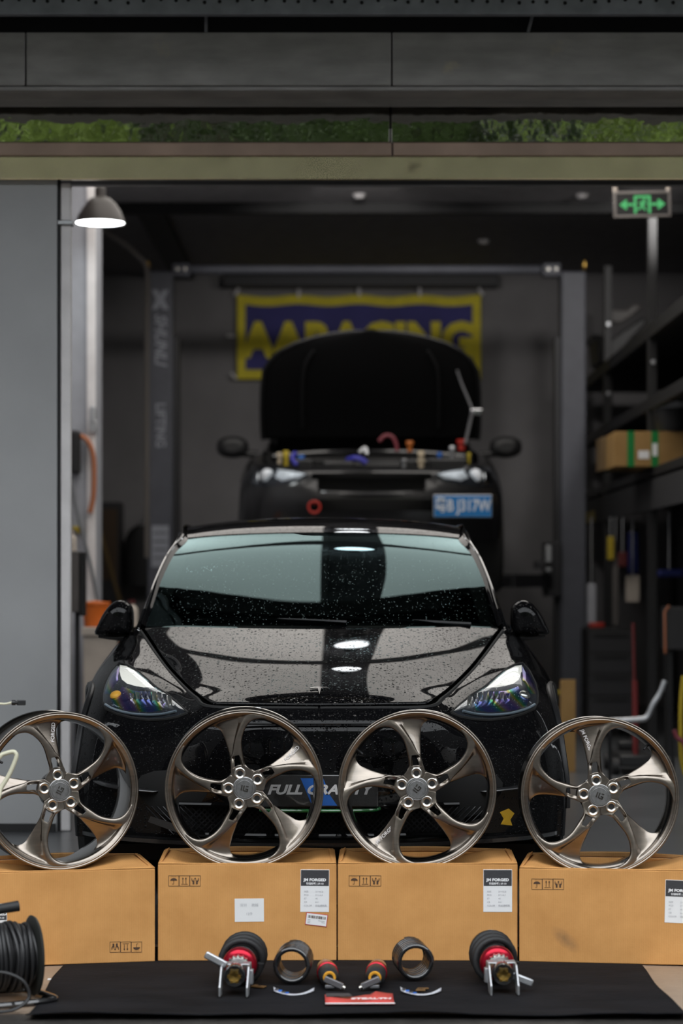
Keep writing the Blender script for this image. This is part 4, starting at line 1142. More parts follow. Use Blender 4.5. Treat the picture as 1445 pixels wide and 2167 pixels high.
# ------------------------------------------------------------------ second car, raised on the lift, bonnet open
EX, EY = .20, 16.0
EZ = 1.20                                        # height of its tyres' lowest point
M['evo'] = plain('dark_grey_car_paint', (.010, .010, .011), .4, spec=.2, coat=.8, coatr=.10)
M['evo_lamp'] = plain('headlamp_reflector', (.80, .84, .90), .3, .1, vary=.25, vscale=16)
M['evo_clear'] = glass('old_lamp_lens', (.85, .88, .9), (1, 1, 1), .02, 1.45)
M['lift_grey'] = plain('dull_strut_steel', (.18, .18, .19), .4, .6)
M['plate_blue'] = plain('blue_number_plate', (.02, .19, .50), .35)
M['plate_white'] = plain('plate_characters', (.72, .76, .80), .4)
M['red_paint'] = plain('red_paint', (.42, .03, .02), .35)
evo = thing('rally_saloon', 'dark grey saloon raised on the two-post lift with its bonnet open', 'car', (EX, EY, EZ))
def ez(p): return Vector((p[0], p[1], p[2] - EZ))
ES = [
 [(0, .10, 2.035), (0, .03, 2.005), (0, .015, 1.95), (0, .0, 1.88), (0, -.01, 1.80), (0, .01, 1.70), (0, .06, 1.56)],
 [(.36, .13, 2.035), (.36, .06, 2.005), (.36, .04, 1.95), (.36, .02, 1.88), (.36, .01, 1.80), (.36, .03, 1.70), (.36, .08, 1.56)],
 [(.60, .24, 2.045), (.61, .17, 2.010), (.62, .13, 1.95), (.62, .095, 1.88), (.62, .08, 1.80), (.62, .10, 1.70), (.61, .14, 1.56)],
 [(.72, .46, 2.080), (.77, .36, 2.04), (.79, .30, 1.96), (.80, .25, 1.88), (.80, .22, 1.80), (.80, .22, 1.70), (.79, .25, 1.56)],
 [(.75, .85, 2.135), (.83, .80, 2.10), (.87, .70, 2.02), (.89, .55, 1.92), (.895, .46, 1.82), (.895, .43, 1.70), (.885, .44, 1.56)],
 [(.77, 1.38, 2.20), (.85, 1.38, 2.16), (.90, 1.36, 2.08), (.915, 1.34, 1.96), (.915, 1.32, 1.84), (.905, 1.32, 1.70), (.88, 1.32, 1.54)],
 [(.80, 2.2, 2.23), (.86, 2.2, 2.18), (.89, 2.2, 2.08), (.90, 2.2, 1.96), (.90, 2.2, 1.84), (.895, 2.2, 1.70), (.87, 2.2, 1.52)],
 [(.79, 3.3, 2.25), (.86, 3.3, 2.21), (.90, 3.3, 2.10), (.91, 3.3, 1.97), (.91, 3.3, 1.84), (.905, 3.3, 1.70), (.88, 3.3, 1.53)],
 [(.70, 4.1, 2.30), (.77, 4.1, 2.26), (.83, 4.12, 2.14), (.85, 4.15, 1.98), (.85, 4.15, 1.84), (.84, 4.15, 1.70), (.82, 4.1, 1.56)],
 [(.40, 4.4, 2.32), (.42, 4.42, 2.28), (.44, 4.46, 2.15), (.45, 4.5, 1.98), (.45, 4.5, 1.84), (.45, 4.48, 1.70), (.44, 4.4, 1.56)],
 [(0, 4.45, 2.325), (0, 4.47, 2.28), (0, 4.5, 2.15), (0, 4.54, 1.98), (0, 4.54, 1.84), (0, 4.52, 1.70), (0, 4.44, 1.56)]]
es = surf([[ez(p) for p in r] for r in ES], 8, 5)
emb = MB(); emb.grid(es, flip=True)
ebvh = BVHTree.FromPolygons([Vector(v) for v in emb.v], emb.f)
EW = .33; EA1, EA2 = .84, 3.5
EAZ = EZ + EW                                    # axle height, wheels hang low
def e_skip(i, j):
    c = (es[i][j] + es[i+1][j+1]) / 2
    if abs(c.x) > .5:
        for ay in (EA1, EA2):
            if (c.y - ay)**2 + (c.z - (1.62 - EZ))**2 < .37**2: return True
    zc = c.z + EZ
    if abs(c.x) < lerp(.40, .34, clamp((1.99 - zc) / .12)) and 1.872 < zc < 1.995: return True       # mouth
    if abs(c.x) < .40 and 1.735 < zc < 1.815: return True
    return False
for s in (1, -1):
    for nm, a, b in (('bumper', 0, 24), ('front_wing', 24, 41), ('door', 41, 56), ('rear_quarter', 56, len(es) - 1)):
        mm = MB(); mm.grid(es[a:b+1], flip=True, skip=lambda i, j: e_skip(i + a, j))
        if s < 0: mm.v = [(-x, y, z) for x, y, z in mm.v]; mm.f = [f[::-1] for f in mm.f]
        mm.build(nm, M['evo'], evo, smooth=180, weld=True)
m = MB(); m.span((-.45, .16, 1.70 - EZ), (.45, .18, 2.02 - EZ)); m.build('radiator', M['hole'], evo, smooth=0)
m = MB()
for k in range(9): m.box((0, .15, 1.885 - EZ + k*.012), (.72, .01, .004))
m.build('intercooler', M['dark_trim'], evo, smooth=0)
m = MB(); m.tube(curve([(-.42, .10, 1.865 - EZ), (-.2, .02, 1.855 - EZ), (0, .0, 1.852 - EZ), (.2, .02, 1.855 - EZ), (.42, .10, 1.865 - EZ)], 5), .022, 8); m.build('bumper_bar', M['evo'], evo)
ml = [(-.40, 1.995), (-.42, 1.93), (-.36, 1.87)]
for s in (1, -1):
    m = MB(); m.tube(curve([(0, .045, 2.0 - EZ), (s*.25, .06, 2.0 - EZ), (s*.39, .085, 1.985 - EZ), (s*.41, .09, 1.93 - EZ), (s*.35, .05, 1.872 - EZ)], 5), .013, 8); m.build('grille_surround', M['evo'], evo)
# headlamps
def e_pt(px, py, y):
    Y = EY + y; return ((px - 722.5) * Y / F_PX - EX, CAM_H - (py - HORIZON) * Y / F_PX - EZ)
eh = [e_pt(*p) for p in ((918, 1004, .16), (950, 994, .2), (990, 988, .26), (1020, 986, .32), (1040, 990, .40), (1042, 1010, .38), (1038, 1028, .34), (1012, 1031, .26), (970, 1026, .2), (935, 1019, .16))]
def drape_on(tree_, poly, n, off, s):
    c = Vector((sum(p[0] for p in poly)/len(poly), sum(p[1] for p in poly)/len(poly))); rows = []; dense = []
    for i in range(len(poly)):
        a, b = Vector(poly[i]), Vector(poly[(i+1) % len(poly)])
        for k in range(2): dense.append(a.lerp(b, k/2))
    for k in range(n + 1):
        f = 1 - .999*k/n; r = []
        for p in dense + dense[:1]:
            q = c + (p - c)*f; h = tree_.ray_cast(Vector((q.x, -1, q.y)), Vector((0, 1, 0)))
            h0 = h[0] if h[0] else tree_.find_nearest(Vector((q.x, .3, q.y)))[0]
            r.append((s*h0.x, h0.y - off*(.3 + .7*min(1, (1-f)*3)), h0.z))
        rows.append(r)
    mm = MB(); mm.grid(rows, flip=s < 0); return mm
for s in (1, -1):
    hb = drape_on(ebvh, eh, 5, .008, s).build('headlamp', M['lamp_dark'], evo, smooth=180)
    drape_on(ebvh, [e_pt(*p) for p in ((924, 1005, .16), (955, 997, .2), (985, 993, .25), (992, 1012, .24), (975, 1020, .2), (940, 1014, .16))], 4, .016, s).build('inner_reflector', M['evo_lamp'], hb, smooth=180)
    c = e_pt(1004, 1009, .28); h = ebvh.ray_cast(Vector((c[0], -1, c[1])), Vector((0, 1, 0)))[0]
    m = MB(); m.lathe([(1e-4, .02), (.035, .014), (.045, .0), (.05, -.01)], 20, facing((s*h.x, h.y - .012, h.z))); m.build('projector', M['evo_lamp'], hb)
    drape_on(ebvh, [e_pt(*p) for p in ((1022, 990, .34), (1036, 994, .38), (1036, 1022, .35), (1023, 1024, .31))], 3, .016, s).build('side_reflector', M['chrome'], hb, smooth=180)
    drape_on(ebvh, eh, 5, .03, s).build('lens_cover', M['evo_clear'], hb, smooth=180)
    # mirrors
    p = Vector((s*.985, 1.45, 2.245 - EZ)); m = MB(); rings = []
    for dy, k in ((-.06, .45), (-.05, .8), (-.02, 1), (.05, 1.0), (.07, .9)):
        rings.append([Vector((p.x + s*.115*k*cos(a)*(1 if abs(cos(a)) < .7 else 1), p.y + dy, p.z + .078*k*(abs(sin(a))**.7)*(1 if sin(a) > 0 else -1))) for a in [2*pi*q/20 for q in range(21)]])
    m.grid(rings, flip=s > 0); m.add(rings[0][:-1], [tuple(range(20))]); m.add(rings[-1][:-1], [tuple(range(20))])
    m.cyl((s*.80, 1.46, 2.19 - EZ), (s*.93, 1.45, 2.20 - EZ), .03, .025, 10)
    m.build('door_mirror', M['blk_satin'], evo, smooth=60)
# fog blocks and lights beside the intake
m = MB(); m.span((.42, .09, 1.74 - EZ), (.60, .12, 1.80 - EZ))
# cabin
rows = [[ez((x*.98, y + .18*abs(x)**2, z - .05*abs(x)**2)) for x in (-.70, -.4, 0, .4, .70)] for y, z in ((1.40, 2.235), (1.75, 2.43), (2.15, 2.62), (2.4, 2.68))]
m = MB(); m.grid(surf(rows, 3, 3)); m.build('windscreen', M['sideglass'], evo, smooth=180)
rows = [[ez((x*k, y, z - .06*abs(x)**2)) for x in (-.62, -.35, 0, .35, .62)] for y, z, k in ((2.38, 2.69, .96), (2.8, 2.73, 1), (3.2, 2.70, .98), (3.6, 2.58, .95), (4.05, 2.36, 1.0), (4.42, 2.335, 1.02))]
m = MB(); m.grid(surf(rows, 3, 3)); m.build('roof', M['evo'], evo, smooth=180)
for s in (1, -1):
    lo = [(.775, 1.40, 2.20), (.80, 2.2, 2.23), (.79, 3.0, 2.245), (.76, 3.6, 2.27), (.70, 4.1, 2.30)]; hi = [(.70, 1.48, 2.25), (.62, 2.35, 2.655), (.62, 3.0, 2.69), (.60, 3.6, 2.56), (.64, 4.1, 2.33)]
    g = surf([[ez((s*a[0], a[1], a[2])), ez((s*b[0], b[1], b[2]))] for a, b in zip(lo, hi)], 4, 3); m = MB(); m.grid(g, flip=s > 0); m.build('side_glass', M['sideglass'], evo, smooth=180)
    m = MB(); m.tube(curve([ez((s*b[0], b[1], b[2])) for b in hi], 4), .03, 8); m.build('roof_pillar', M['evo'], evo)
m = MB(); m.span((-.80, .5, 1.56 - EZ), (.80, 4.2, 1.62 - EZ)); m.build('floor_pan', M['dark_trim'], evo, smooth=0)
# engine bay
m = MB(); m.span((-.70, .30, 1.92 - EZ), (.70, 1.36, 1.95 - EZ)); m.span((-.74, 1.34, 1.95 - EZ), (.74, 1.38, 2.20 - EZ)); m.build('engine_bay_tray', M['hole'], evo, smooth=0)
m = MB(); m.box((.02, .82, 2.03 - EZ), (.55, .42, .14)); m.box((.02, .82, 2.11 - EZ), (.40, .20, .03)); m.box((.02, .60, 2.04 - EZ), (.62, .03, .09)); m.build('engine', M['dark_trim'], evo, bevel=.012)
m = MB(); m.tube(curve([(-.68, 1.02, 2.155 - EZ), (-.3, 1.03, 2.185 - EZ), (.3, 1.03, 2.185 - EZ), (.68, 1.02, 2.155 - EZ)], 5), .018, 8)
for s in (-1, 1): m.lathe([(.09, 0), (.09, .03), (.05, .035), (1e-4, .035)], 16, Matrix.Translation((s*.60, 1.02, 2.12 - EZ)))
m.build('strut_brace', M['blk_gloss'], evo)
for nm_, c_, d_ in (('battery', (-.52, .62, 2.03), (.26, .34, .17)), ('air_box', (.52, .66, 2.03), (.28, .40, .18)), ('fuse_box', (-.22, .45, 2.03), (.22, .14, .13)), ('radiator_cover', (0, .30, 2.015), (1.1, .12, .05)), ('reservoir', (.30, .47, 2.03), (.20, .14, .16)), ('scuttle_cover', (0, 1.2, 2.10), (1.3, .2, .10))):
    m = MB(); m.box((c_[0], c_[1], c_[2] - EZ), d_); m.build(nm_, M['dark_trim'], evo, bevel=.02)
M['cap_cream'] = plain('cream_cap', (.55, .46, .33), .5); M['cap_blue'] = plain('blue_fitting', (.02, .12, .45), .35); M['cap_violet'] = plain('violet_hose', (.03, .03, .35), .4)
M['cap_yellow'] = plain('yellow_fitting', (.50, .38, .03), .45); M['hose_pink'] = plain('pink_hose', (.20, .035, .05), .5); M['cap_orange'] = plain('orange_cap', (.50, .15, .03), .4)
def cap(name, px, py, y, r, h_, mat):
    Y = EY + y; p = P(px, py, Y); r, h_ = r*.8, h_*.8; m = MB()
    m.lathe([(1e-4, h_), (r*.85, h_), (r, h_*.8), (r, 0), (r*.7, -.01), (r*.7, -.05), (1e-4, -.05)], 16, Matrix.Translation((p.x - EX, y, p.z - EZ - h_/2))); return m.build(name, mat, evo)
cap('filler_cap', 591, 962, .42, .022, .035, M['cap_cream']); cap('dipstick_grip', 605, 962, .44, .026, .065, M['cap_yellow']); cap('hose_joint', 637, 968, .48, .032, .035, M['cap_blue'])
cap('filler_cap', 891, 960, .45, .03, .045, M['cap_cream']); cap('filler_cap', 867, 937, .7, .032, .03, M['cap_orange']); cap('reservoir_cap', 957, 950, .55, .03, .05, M['silver_soft'])
cap('reservoir_cap', 977, 934, .7, .045, .03, M['red_paint']); cap('hose_joint', 930, 961, .48, .022, .03, M['cap_blue']); cap('filler_cap', 992, 962, .5, .016, .03, M['cap_yellow']); cap('filler_cap', 891, 975, .36, .035, .02, M['cap_cream']); cap('filler_cap', 855, 974, .36, .025, .02, M['silver_soft'])
def hose(name, pts, r, mat):
    m = MB(); m.tube(curve([P(px, py, EY + y) - Vector((EX, EY, EZ)) for px, py, y in pts], 5), r, 8); return m.build(name, mat, evo)
hose('coolant_hose', ((802, 934, .8), (815, 922, .8), (830, 925, .8), (838, 940, .8), (840, 955, .8)), .014, M['hose_pink'])
hose('coolant_hose', ((735, 974, .55), (748, 970, .52), (762, 972, .5), (775, 980, .5)), .02, M['cap_violet'])
hose('coolant_hose', ((625, 958, .5), (618, 970, .46), (628, 985, .42)), .014, M['cap_violet'])
hose('silver_pipe', ((760, 958, .6), (772, 948, .62), (776, 962, .6)), .014, M['silver_soft'])
# open bonnet
OB = [(930, 228), (905, 230), (870, 231), (825, 230), (785, 226), (764, 214), (744, 193), (727, 160), (714, 118), (706, 78), (702, 45)]
rows = []
for py, w_ in OB:
    v = (930 - py) / 230; Y = lerp(17.36, 16.82, v); c = P(784, py, Y); r = []
    for k in range(17):
        u = -1 + k/8; r.append(Vector((c.x - EX + u * w_ * Y / F_PX, Y - EY - .05*(1 - u*u) * sstep(v*1.5), c.z - EZ - (0 if v < .6 else 0))))
    rows.append(r)
m = MB(); m.grid(surf(rows, 3, 1)); M['bonnet_liner'] = plain('black_bonnet_liner', (.006, .006, .0065), .8, spec=.15)
ob = m.build('open_bonnet', M['bonnet_liner'], evo, smooth=180)
so = ob.modifiers.new('solid', 'SOLIDIFY'); so.thickness = .03
m = MB(); m.tube([Vector(r[0]) for r in rows] + [Vector(r[-1]) for r in rows[::-1]], .014, 6); m.build('bonnet_flange', M['blk_satin'], ob)
for q_ in (3, 13):
    m = MB(); m.tube(curve([(r_[q_] + Vector((0, -.02, 0))) for r_ in rows[1:7]], 2), .012, 6); m.build('bonnet_rib', M['blk_satin'], ob)
m = MB(); m.tube([P(967, 783, 16.95) - Vector((EX, EY, EZ)), P(975, 808, 16.95) - Vector((EX, EY, EZ)), P(1000, 868, 16.9) - Vector((EX, EY, EZ))], .008, 8); m.build('gas_strut', M['lift_grey'], evo)
m = MB(); m.tube([P(1000, 868, 16.9) - Vector((EX, EY, EZ)), P(984, 940, 16.6) - Vector((EX, EY, EZ))], .012, 8); m.build('gas_strut', M['lift_grey'], evo)
m = MB(); p = P(1008, 872, 16.9) - Vector((EX, EY, EZ)); m.box(p, (.09, .04, .05)); m.build('strut_joint', M['chrome'], evo, bevel=.01)
# plate, tow ring, highlights
a = P(917, 1095, 15.93); b = P(1041, 1047, 15.93)
m = MB(); m.span((a.x - EX, -.075, a.z - EZ), (b.x - EX, -.062, b.z - EZ)); npl = m.build('number_plate', M['silver_soft'], evo, smooth=0, bevel=.004)
m = MB(); m.span((a.x - EX + .006, -.080, a.z - EZ + .006), (b.x - EX - .006, -.0755, b.z - EZ - .006)); m.build('plate_face', M['plate_blue'], npl, smooth=0)
cx_, cz_ = (a.x + b.x)/2 - EX, (a.z + b.z)/2 - EZ
xform(text_mb('粤B J317W', .108, .001, bold=.002, sx=.74), facing((cx_, -.083, cz_))).build('characters', M['plate_white'], npl, smooth=0)
m = MB(); p = P(665, 1073, 15.9) - Vector((EX, EY, EZ)); m.lathe([(.030, -.012), (.046, -.012), (.046, .012), (.030, .012)], 24, facing(p), closed=True); m.box(p + Vector((0, .09, .03)), (.03, .18, .02)); m.build('tow_ring', M['red_paint'], evo, bevel=.003)
for s in (1, -1):
    for ay in (EA1, EA2): road_wheel(evo, s*.80, ay, 1.52 - EZ, s, EW, .22, M['alu_dark'])

# ------------------------------------------------------------------ two-post lift
M['lift'] = plain('slate_blue_lift_paint', (.115, .12, .145), .5, vary=.06)
M['lift_dark'] = plain('dark_lift_steel', (.03, .03, .034), .5)
M['lift_print'] = plain('pale_lift_lettering', (.42, .44, .50), .5)
LY = 18.7
lift = thing('two_post_lift', 'slate blue two-post car lift with white lettering on one post', 'car lift', (0, LY, FLOOR2))
lx0, lx1 = P(312, 0, LY).x, P(366, 0, LY).x; rx0, rx1 = P(1187, 0, LY).x, P(1240, 0, LY).x
ztop = P(0, 574, LY).z - FLOOR2
for nm, a, b in (('post', lx0, lx1), ('post', rx0, rx1)):
    m = MB(); m.span((a, 0, 0), (b, .22, ztop)); po = m.build(nm, M['lift'], lift, smooth=0, bevel=.012)
    m = MB(); m.span((a - .12, -.10, 0), (b + .12, .36, .02)); m.build('base_plate', M['lift_dark'], po, smooth=0, bevel=.004)
    s = 1 if a < 0 else -1; xin = b if a < 0 else a
    m = MB(); m.span((xin - .002 if s > 0 else xin - .045, .05, .35), (xin + .045 if s > 0 else xin + .002, .20, ztop - .5)); m.build('carriage_rail', M['lift_dark'], po, smooth=0, bevel=.004)
    # carriage and arms under the raised car
    zc = 1.28 - FLOOR2
    m = MB(); m.span((min(xin, xin + s*.12), -.06, zc - .12), (max(xin, xin + s*.12), .30, zc + .30)); m.build('carriage', M['lift_dark'], lift, smooth=0, bevel=.01)
    for dy, reach, dz in ((-1.25, .72, 0), (1.2, .66, 0)):
        p0 = Vector((xin + s*.08, .06, zc)); p1 = Vector((xin + s*reach, dy, zc))
        d = (p1 - p0); ang = atan2(d.y, d.x); L_ = d.length
        m = MB(); m.box((L_*.3, 0, 0), (L_*.62, .12, .10), Matrix.Translation(p0) @ Matrix.Rotation(ang, 4, 'Z')); m.box((L_*.75, 0, 0), (L_*.5, .085, .07), Matrix.Translation(p0) @ Matrix.Rotation(ang, 4, 'Z'))
        ar = m.build('arm', M['lift_dark'], lift, smooth=0, bevel=.006)
        m = MB(); m.cyl(p1, p1 + Vector((0, 0, .20)), .03, .03, 12); m.cyl(p1 + Vector((0, 0, .20)), p1 + Vector((0, 0, 1.56 - FLOOR2 - zc - .005)), .06, .06, 16); m.build('pad', M['rubber'], ar)
# pick-up hardware seen beside the bonnet edge
for px, py, w_, h_ in ((1160, 1182, .05, .20), (1150, 1195, .15, .06)):
    p = P(px, py, LY - .3); m = MB(); m.box((p.x, -.3, p.z - FLOOR2), (w_, .06, h_)); m.build('arm_lock', M['silver_soft'] if w_ < .1 else M['lift_dark'], lift, bevel=.008)
zb = P(0, 567, LY).z - FLOOR2
m = MB(); m.tube([(lx1 + .03, .10, zb), (rx0 - .03, .10, zb)], .034, 12); m.build('cross_beam', M['lift'], lift)
for xx in (lx1 + .06, rx0 - .07):
    m = MB(); m.box((xx, .08, zb - .01), (.14, .12, .10)); o = m.build('beam_bracket', M['lift'], lift, bevel=.008)
    for dx in (-.03, .03):
        q = MB(); q.lathe([(1e-4, .01), (.014, .008), (.016, 0)], 10, facing((xx + dx, .015, zb - .005))); q.build('bolt', M['silver'], o)
for px in (311, 1238):
    p = P(px, 562, LY); m = MB(); m.lathe([(1e-4, .05), (.018, .04), (.024, 0), (.012, -.03)], 12, Matrix.Translation((p.x, .05, p.z - FLOOR2))); m.build('hose_fitting', M['gold'], lift)
# lettering on the left post reads downwards
pc = (lx0 + lx1)/2
lg = MB()
for poly in (((-.055, .07), (-.02, .07), (.055, -.07), (.02, -.07)), ((.02, .07), (.055, .07), (-.02, -.07), (-.055, -.07))): lg.prism(list(poly)[::-1], 0, .001, facing((pc - .0, -.0012, P(0, 634, LY).z - FLOOR2)))
lg.span((-.055, -.018, 0), (.055, -.07, .001), facing((pc, -.0012, P(0, 634, LY).z - FLOOR2 + .022 - .03)))
xg = MB(); xg.prism([(-.066, .075), (-.02, .075), (0, .035), (.02, .075), (.066, .075), (.030, 0), (.066, -.075), (.02, -.075), (0, -.035), (-.02, -.075), (-.066, -.075), (-.030, 0)][::-1], 0, .001, facing((pc, -.0014, P(0, 634, LY).z - FLOOR2)))
xg.build('logo', M['lift_print'], lift, smooth=0)
xform(text_mb('SHUNLI', .125, .0006, shear=.25, bold=.004, sx=.92), facing((pc, -.0014, P(0, 718, LY).z - FLOOR2), -pi/2)).build('lettering', M['lift_print'], lift, smooth=0)
xform(text_mb('LIFTING', .105, .0006, bold=.0025, sx=.92), facing((pc, -.0014, P(0, 900, LY).z - FLOOR2), -pi/2)).build('lettering', M['lift_print'], lift, smooth=0)
m = MB(); a, b = P(321, 1200, LY), P(357, 1112, LY); m.span((a.x, -.008, a.z - FLOOR2), (b.x, -.002, b.z - FLOOR2)); wp = m.build('notice_plate', M['lift_print'], lift, smooth=0)
for k in range(4):
    m = MB(); zz = lerp(a.z, b.z, .2 + k*.2) - FLOOR2; m.span((a.x + .012, -.0095, zz), (b.x - .012, -.0085, zz + .012)); m.build('print_line', M['lift'], wp, smooth=0)
# hydraulic hose from the left post up to the ceiling
m = MB(); m.tube(curve([P(311, 1180, LY - .02), P(311, 700, LY - .02), P(311, 575, LY - .02), P(290, 540, LY - .05), P(255, 510, LY - .1), P(225, 490, LY - .15), P(205, 450, LY - .2), P(200, 400, LY - .2)], 5), .020, 8)
o = m.build('hydraulic_hose', plain('grey_hydraulic_hose', (.20, .18, .165), .5), None); tag(o, 'grey hydraulic hose arching from the lettered lift post to the ceiling', 'hose')
# ------------------------------------------------------------------ banner, exit sign, lamp
M['banner_blue'] = plain('navy_banner_cloth', (.065, .06, .26), .7, vary=.12, vscale=3)
M['banner_yellow'] = plain('yellow_banner_print', (.95, .80, .05), .7, vary=.06)
BY = 22.1
a, b = P(502, 802, BY), P(1017, 624, BY)
bn = thing('racing_banner', 'navy cloth banner with a yellow border and big yellow letters on the back wall', 'banner', (0, BY, a.z))
def cloth(x0, x1, z0, z1, dy, nx=40, nz=12):
    rows = []
    for j in range(nz + 1):
        r = []
        for i in range(nx + 1):
            u, v = i/nx, j/nz; x = lerp(x0, x1, u); z = lerp(z0, z1, v)
            tu = (x - a.x) / (b.x - a.x)
            z -= .02 * sin(tu * pi * 4) ** 2 * (v > .5) * (v - .5) * 2 * (1 if z1 > .6 else 1)
            r.append((x, dy + .012 * sin(tu*17) * sin(tu*5 + v*2), z))
        rows.append(r)
    m = MB(); m.grid(rows); return m
W_, H_ = b.x - a.x, b.z - a.z
cloth(a.x, b.x, 0, H_, 0).build('border', M['banner_yellow'], bn, smooth=180)
cloth(a.x + .075, b.x - .075, .085, H_ - .085, -.006).build('field', M['banner_blue'], bn, smooth=180)
c = P(760, 711, BY)
xform(text_mb('AARACING', .415, .001, bold=.026, spacing=1.06, sx=.96), facing((c.x, -.022, c.z - a.z - .055))).build('lettering', M['banner_yellow'], bn, smooth=0)
for px, py, ang in ((501, 618, .6), (632, 621, 0), (760, 619, 0), (888, 619, 0), (1017, 618, -.6), (488, 711, pi/2), (495, 796, 2.4)):
    p = P(px, py, BY); m = MB(); m.box((0, 0, 0), (.025, .006, .075), Matrix.Translation((p.x, -.01, p.z - a.z)) @ Matrix.Rotation(ang, 4, 'Y')); m.build('tie', M['white_trim'], bn, bevel=.002)
# duct behind the cross beam
pa, pb = P(470, 604, 21.9), P(1056, 578, 21.9)
m = MB(); m.span((pa.x, 21.95, pa.z), (pb.x, 22.19, pb.z)); o = m.build('wall_duct', M['lift_dark'], None, smooth=0, bevel=.008); tag(o, 'long dark boxed rail on the back wall above the banner', 'rail')

M['exit_frame'] = plain('exit_sign_frame', (.22, .20, .19), .45, .3)
M['exit_black'] = plain('exit_sign_face', (.006, .006, .007), .35)
M['exit_green'] = emit('exit_sign_green', (.13, .62, .22), .75)
M['cream'] = plain('cream_plastic', (.55, .48, .42), .5)
XY = 15.0
p = P(1358.5, 433, XY); ex = thing('exit_sign', 'hanging black exit sign with green running figure and two arrows', 'sign', tuple(p), (0, radians(-1.3), 0))
w_, h_ = 121*XY/F_PX, 55*XY/F_PX
m = MB()
for s in (-1, 1): m.box((s*(w_/2 - .008), 0, 0), (.016, .035, h_)); m.box((0, 0, s*(h_/2 - .008)), (w_ - .032, .035, .016))
m.build('frame', M['exit_frame'], ex, bevel=.003)
m = MB(); m.box((0, 0, 0), (w_ - .03, .02, h_ - .03)); m.build('panel', M['exit_black'], ex, smooth=0)
def g_add(poly, name):
    m = MB(); m.prism(poly, 0, .002, facing((0, -.0105, 0))); m.build(name, M['exit_green'], ex, smooth=0)
for s in (-1, 1):
    arrow = [(s*.055, -.008), (s*.098, -.008), (s*.094, -.030), (s*.104, -.030), (s*.142, 0), (s*.104, .030), (s*.094, .030), (s*.098, .008), (s*.055, .008)]
    g_add(arrow if s > 0 else arrow[::-1], 'arrow')
for k, poly in enumerate(([(-.052, -.055), (-.036, -.055), (-.036, .055), (-.052, .055)], [(.036, -.055), (.052, -.055), (.052, .055), (.036, .055)], [(-.036, .040), (.036, .040), (.036, .055), (-.036, .055)])): g_add(poly, 'door_outline')
g_add([(.013 + .010*cos(t), .026 + .010*sin(t)) for t in [2*pi*k/12 for k in range(12)]], 'figure')
g_add([(-.022, .010), (-.006, .020), (.010, .014), (.030, .004), (.028, -.002), (.012, .004), (.008, -.010), (.024, -.034), (.016, -.040), (-.002, -.016), (-.014, -.032), (-.034, -.032), (-.034, -.024), (-.020, -.022), (-.010, -.006), (-.010, .008), (-.022, .002)][::-1], 'figure')
for s in (-1, 1):
    m = MB(); m.cyl((s*(w_/2 - .012), 0, h_/2), (s*(w_/2 - .012), 0, h_/2 + .085), .014, .014, 12); m.cyl((s*(w_/2 - .012), 0, h_/2 + .08), (s*(w_/2 - .012), 0, 4.095 - p.z), .005, .005, 8); m.build('hanger', M['cream'], ex)

LYY = 15.0
p = P(212, 473, LYY); pl_ = thing('pendant_lamp', 'dark bell-shaped pendant lamp glowing white beside the partition', 'lamp', tuple(p))
r_ = 52.5*LYY/F_PX
m = MB(); m.lathe([(r_, 0), (r_*.98, .02), (r_*.80, .085), (r_*.66, .115), (r_*.62, .125), (r_*.40, .155), (r_*.22, .165), (r_*.22, .22), (r_*.10, .235), (r_*.08, .26), (1e-4, .26)], 32)
m.build('shade', plain('bronze_lamp_shade', (.028, .023, .020), .5), pl_)
m = MB(); m.lathe([(1e-4, .012), (r_*.96, .006)], 32); m.build('diffuser', emit('pendant_glow', (.95, 1.0, 1.0), 16.0), pl_)
m = MB(); m.cyl((0, 0, .255), (0, 0, 4.098 - p.z), .006, .006, 8); m.build('cord', M['rubber'], pl_)

# ------------------------------------------------------------------ clutter along the left wall
def thing_at(name, label, cat, px, py, Y, group=None):
    return thing(name, label, cat, tuple(P(px, py, Y)), group=group)
M['orange'] = plain('orange_plastic', (.65, .14, .012), .45); M['orange_hose'] = plain('orange_hose', (.42, .15, .07), .5)
M['grey_hose'] = plain('grey_hose', (.16, .17, .18), .5); M['yellow'] = plain('yellow_paint', (.45, .33, .02), .5); M['wood'] = plain('yellow_wood', (.26, .17, .06), .6)
M['offwhite'] = plain('off_white_board', (.50, .44, .38), .6, vary=.1); M['taupe'] = plain('taupe_steel', (.11, .10, .095), .5, vary=.08); M['blue'] = plain('blue_plastic', (.008, .016, .12), .45)
M['brown'] = plain('brown_board', (.09, .055, .03), .7); M['dim_red'] = plain('dull_red', (.10, .012, .012), .5)
WX = -2.25
# conduit, hose reel and leads on the pale wall nib
def nib(px, py, out=.0): p_ = P(px, py, NIBY - out); return p_
m = MB(); a_, b_ = nib(184, 1290), nib(203, 395); m.span((a_.x, NIBY - .03, a_.z), (b_.x, NIBY - .001, 4.09)); o = m.build('wall_channel', M['white_trim'], None, smooth=0, bevel=.006); tag(o, 'tall pale cable channel on the wall nib behind the pendant lamp', 'conduit')
m = MB(); p_ = nib(197, 893, .04); m.cyl(p_, p_ + Vector((0, 0, .10)), .022, .018, 14); m.box(p_ + Vector((0, .01, -.03)), (.05, .05, .08)); o = m.build('air_coupling', M['silver_soft'], None, bevel=.004); tag(o, 'grey air coupling on the pale cable channel', 'fitting')
a_, b_ = nib(151, 1004), nib(172, 912)
t = thing('hose_reel', 'flat black wall-mounted hose reel with an orange hose', 'hose reel', ((a_.x + b_.x)/2, NIBY - .001, a_.z)); w2 = (b_.x - a_.x)/2
m = MB(); m.span((-w2, -.10, 0), (w2, 0, b_.z - a_.z)); m.build('casing', M['blk_satin'], t, smooth=0, bevel=.02, seg=3)
def rel(px, py, out): return P(px, py, NIBY - out) - t.location
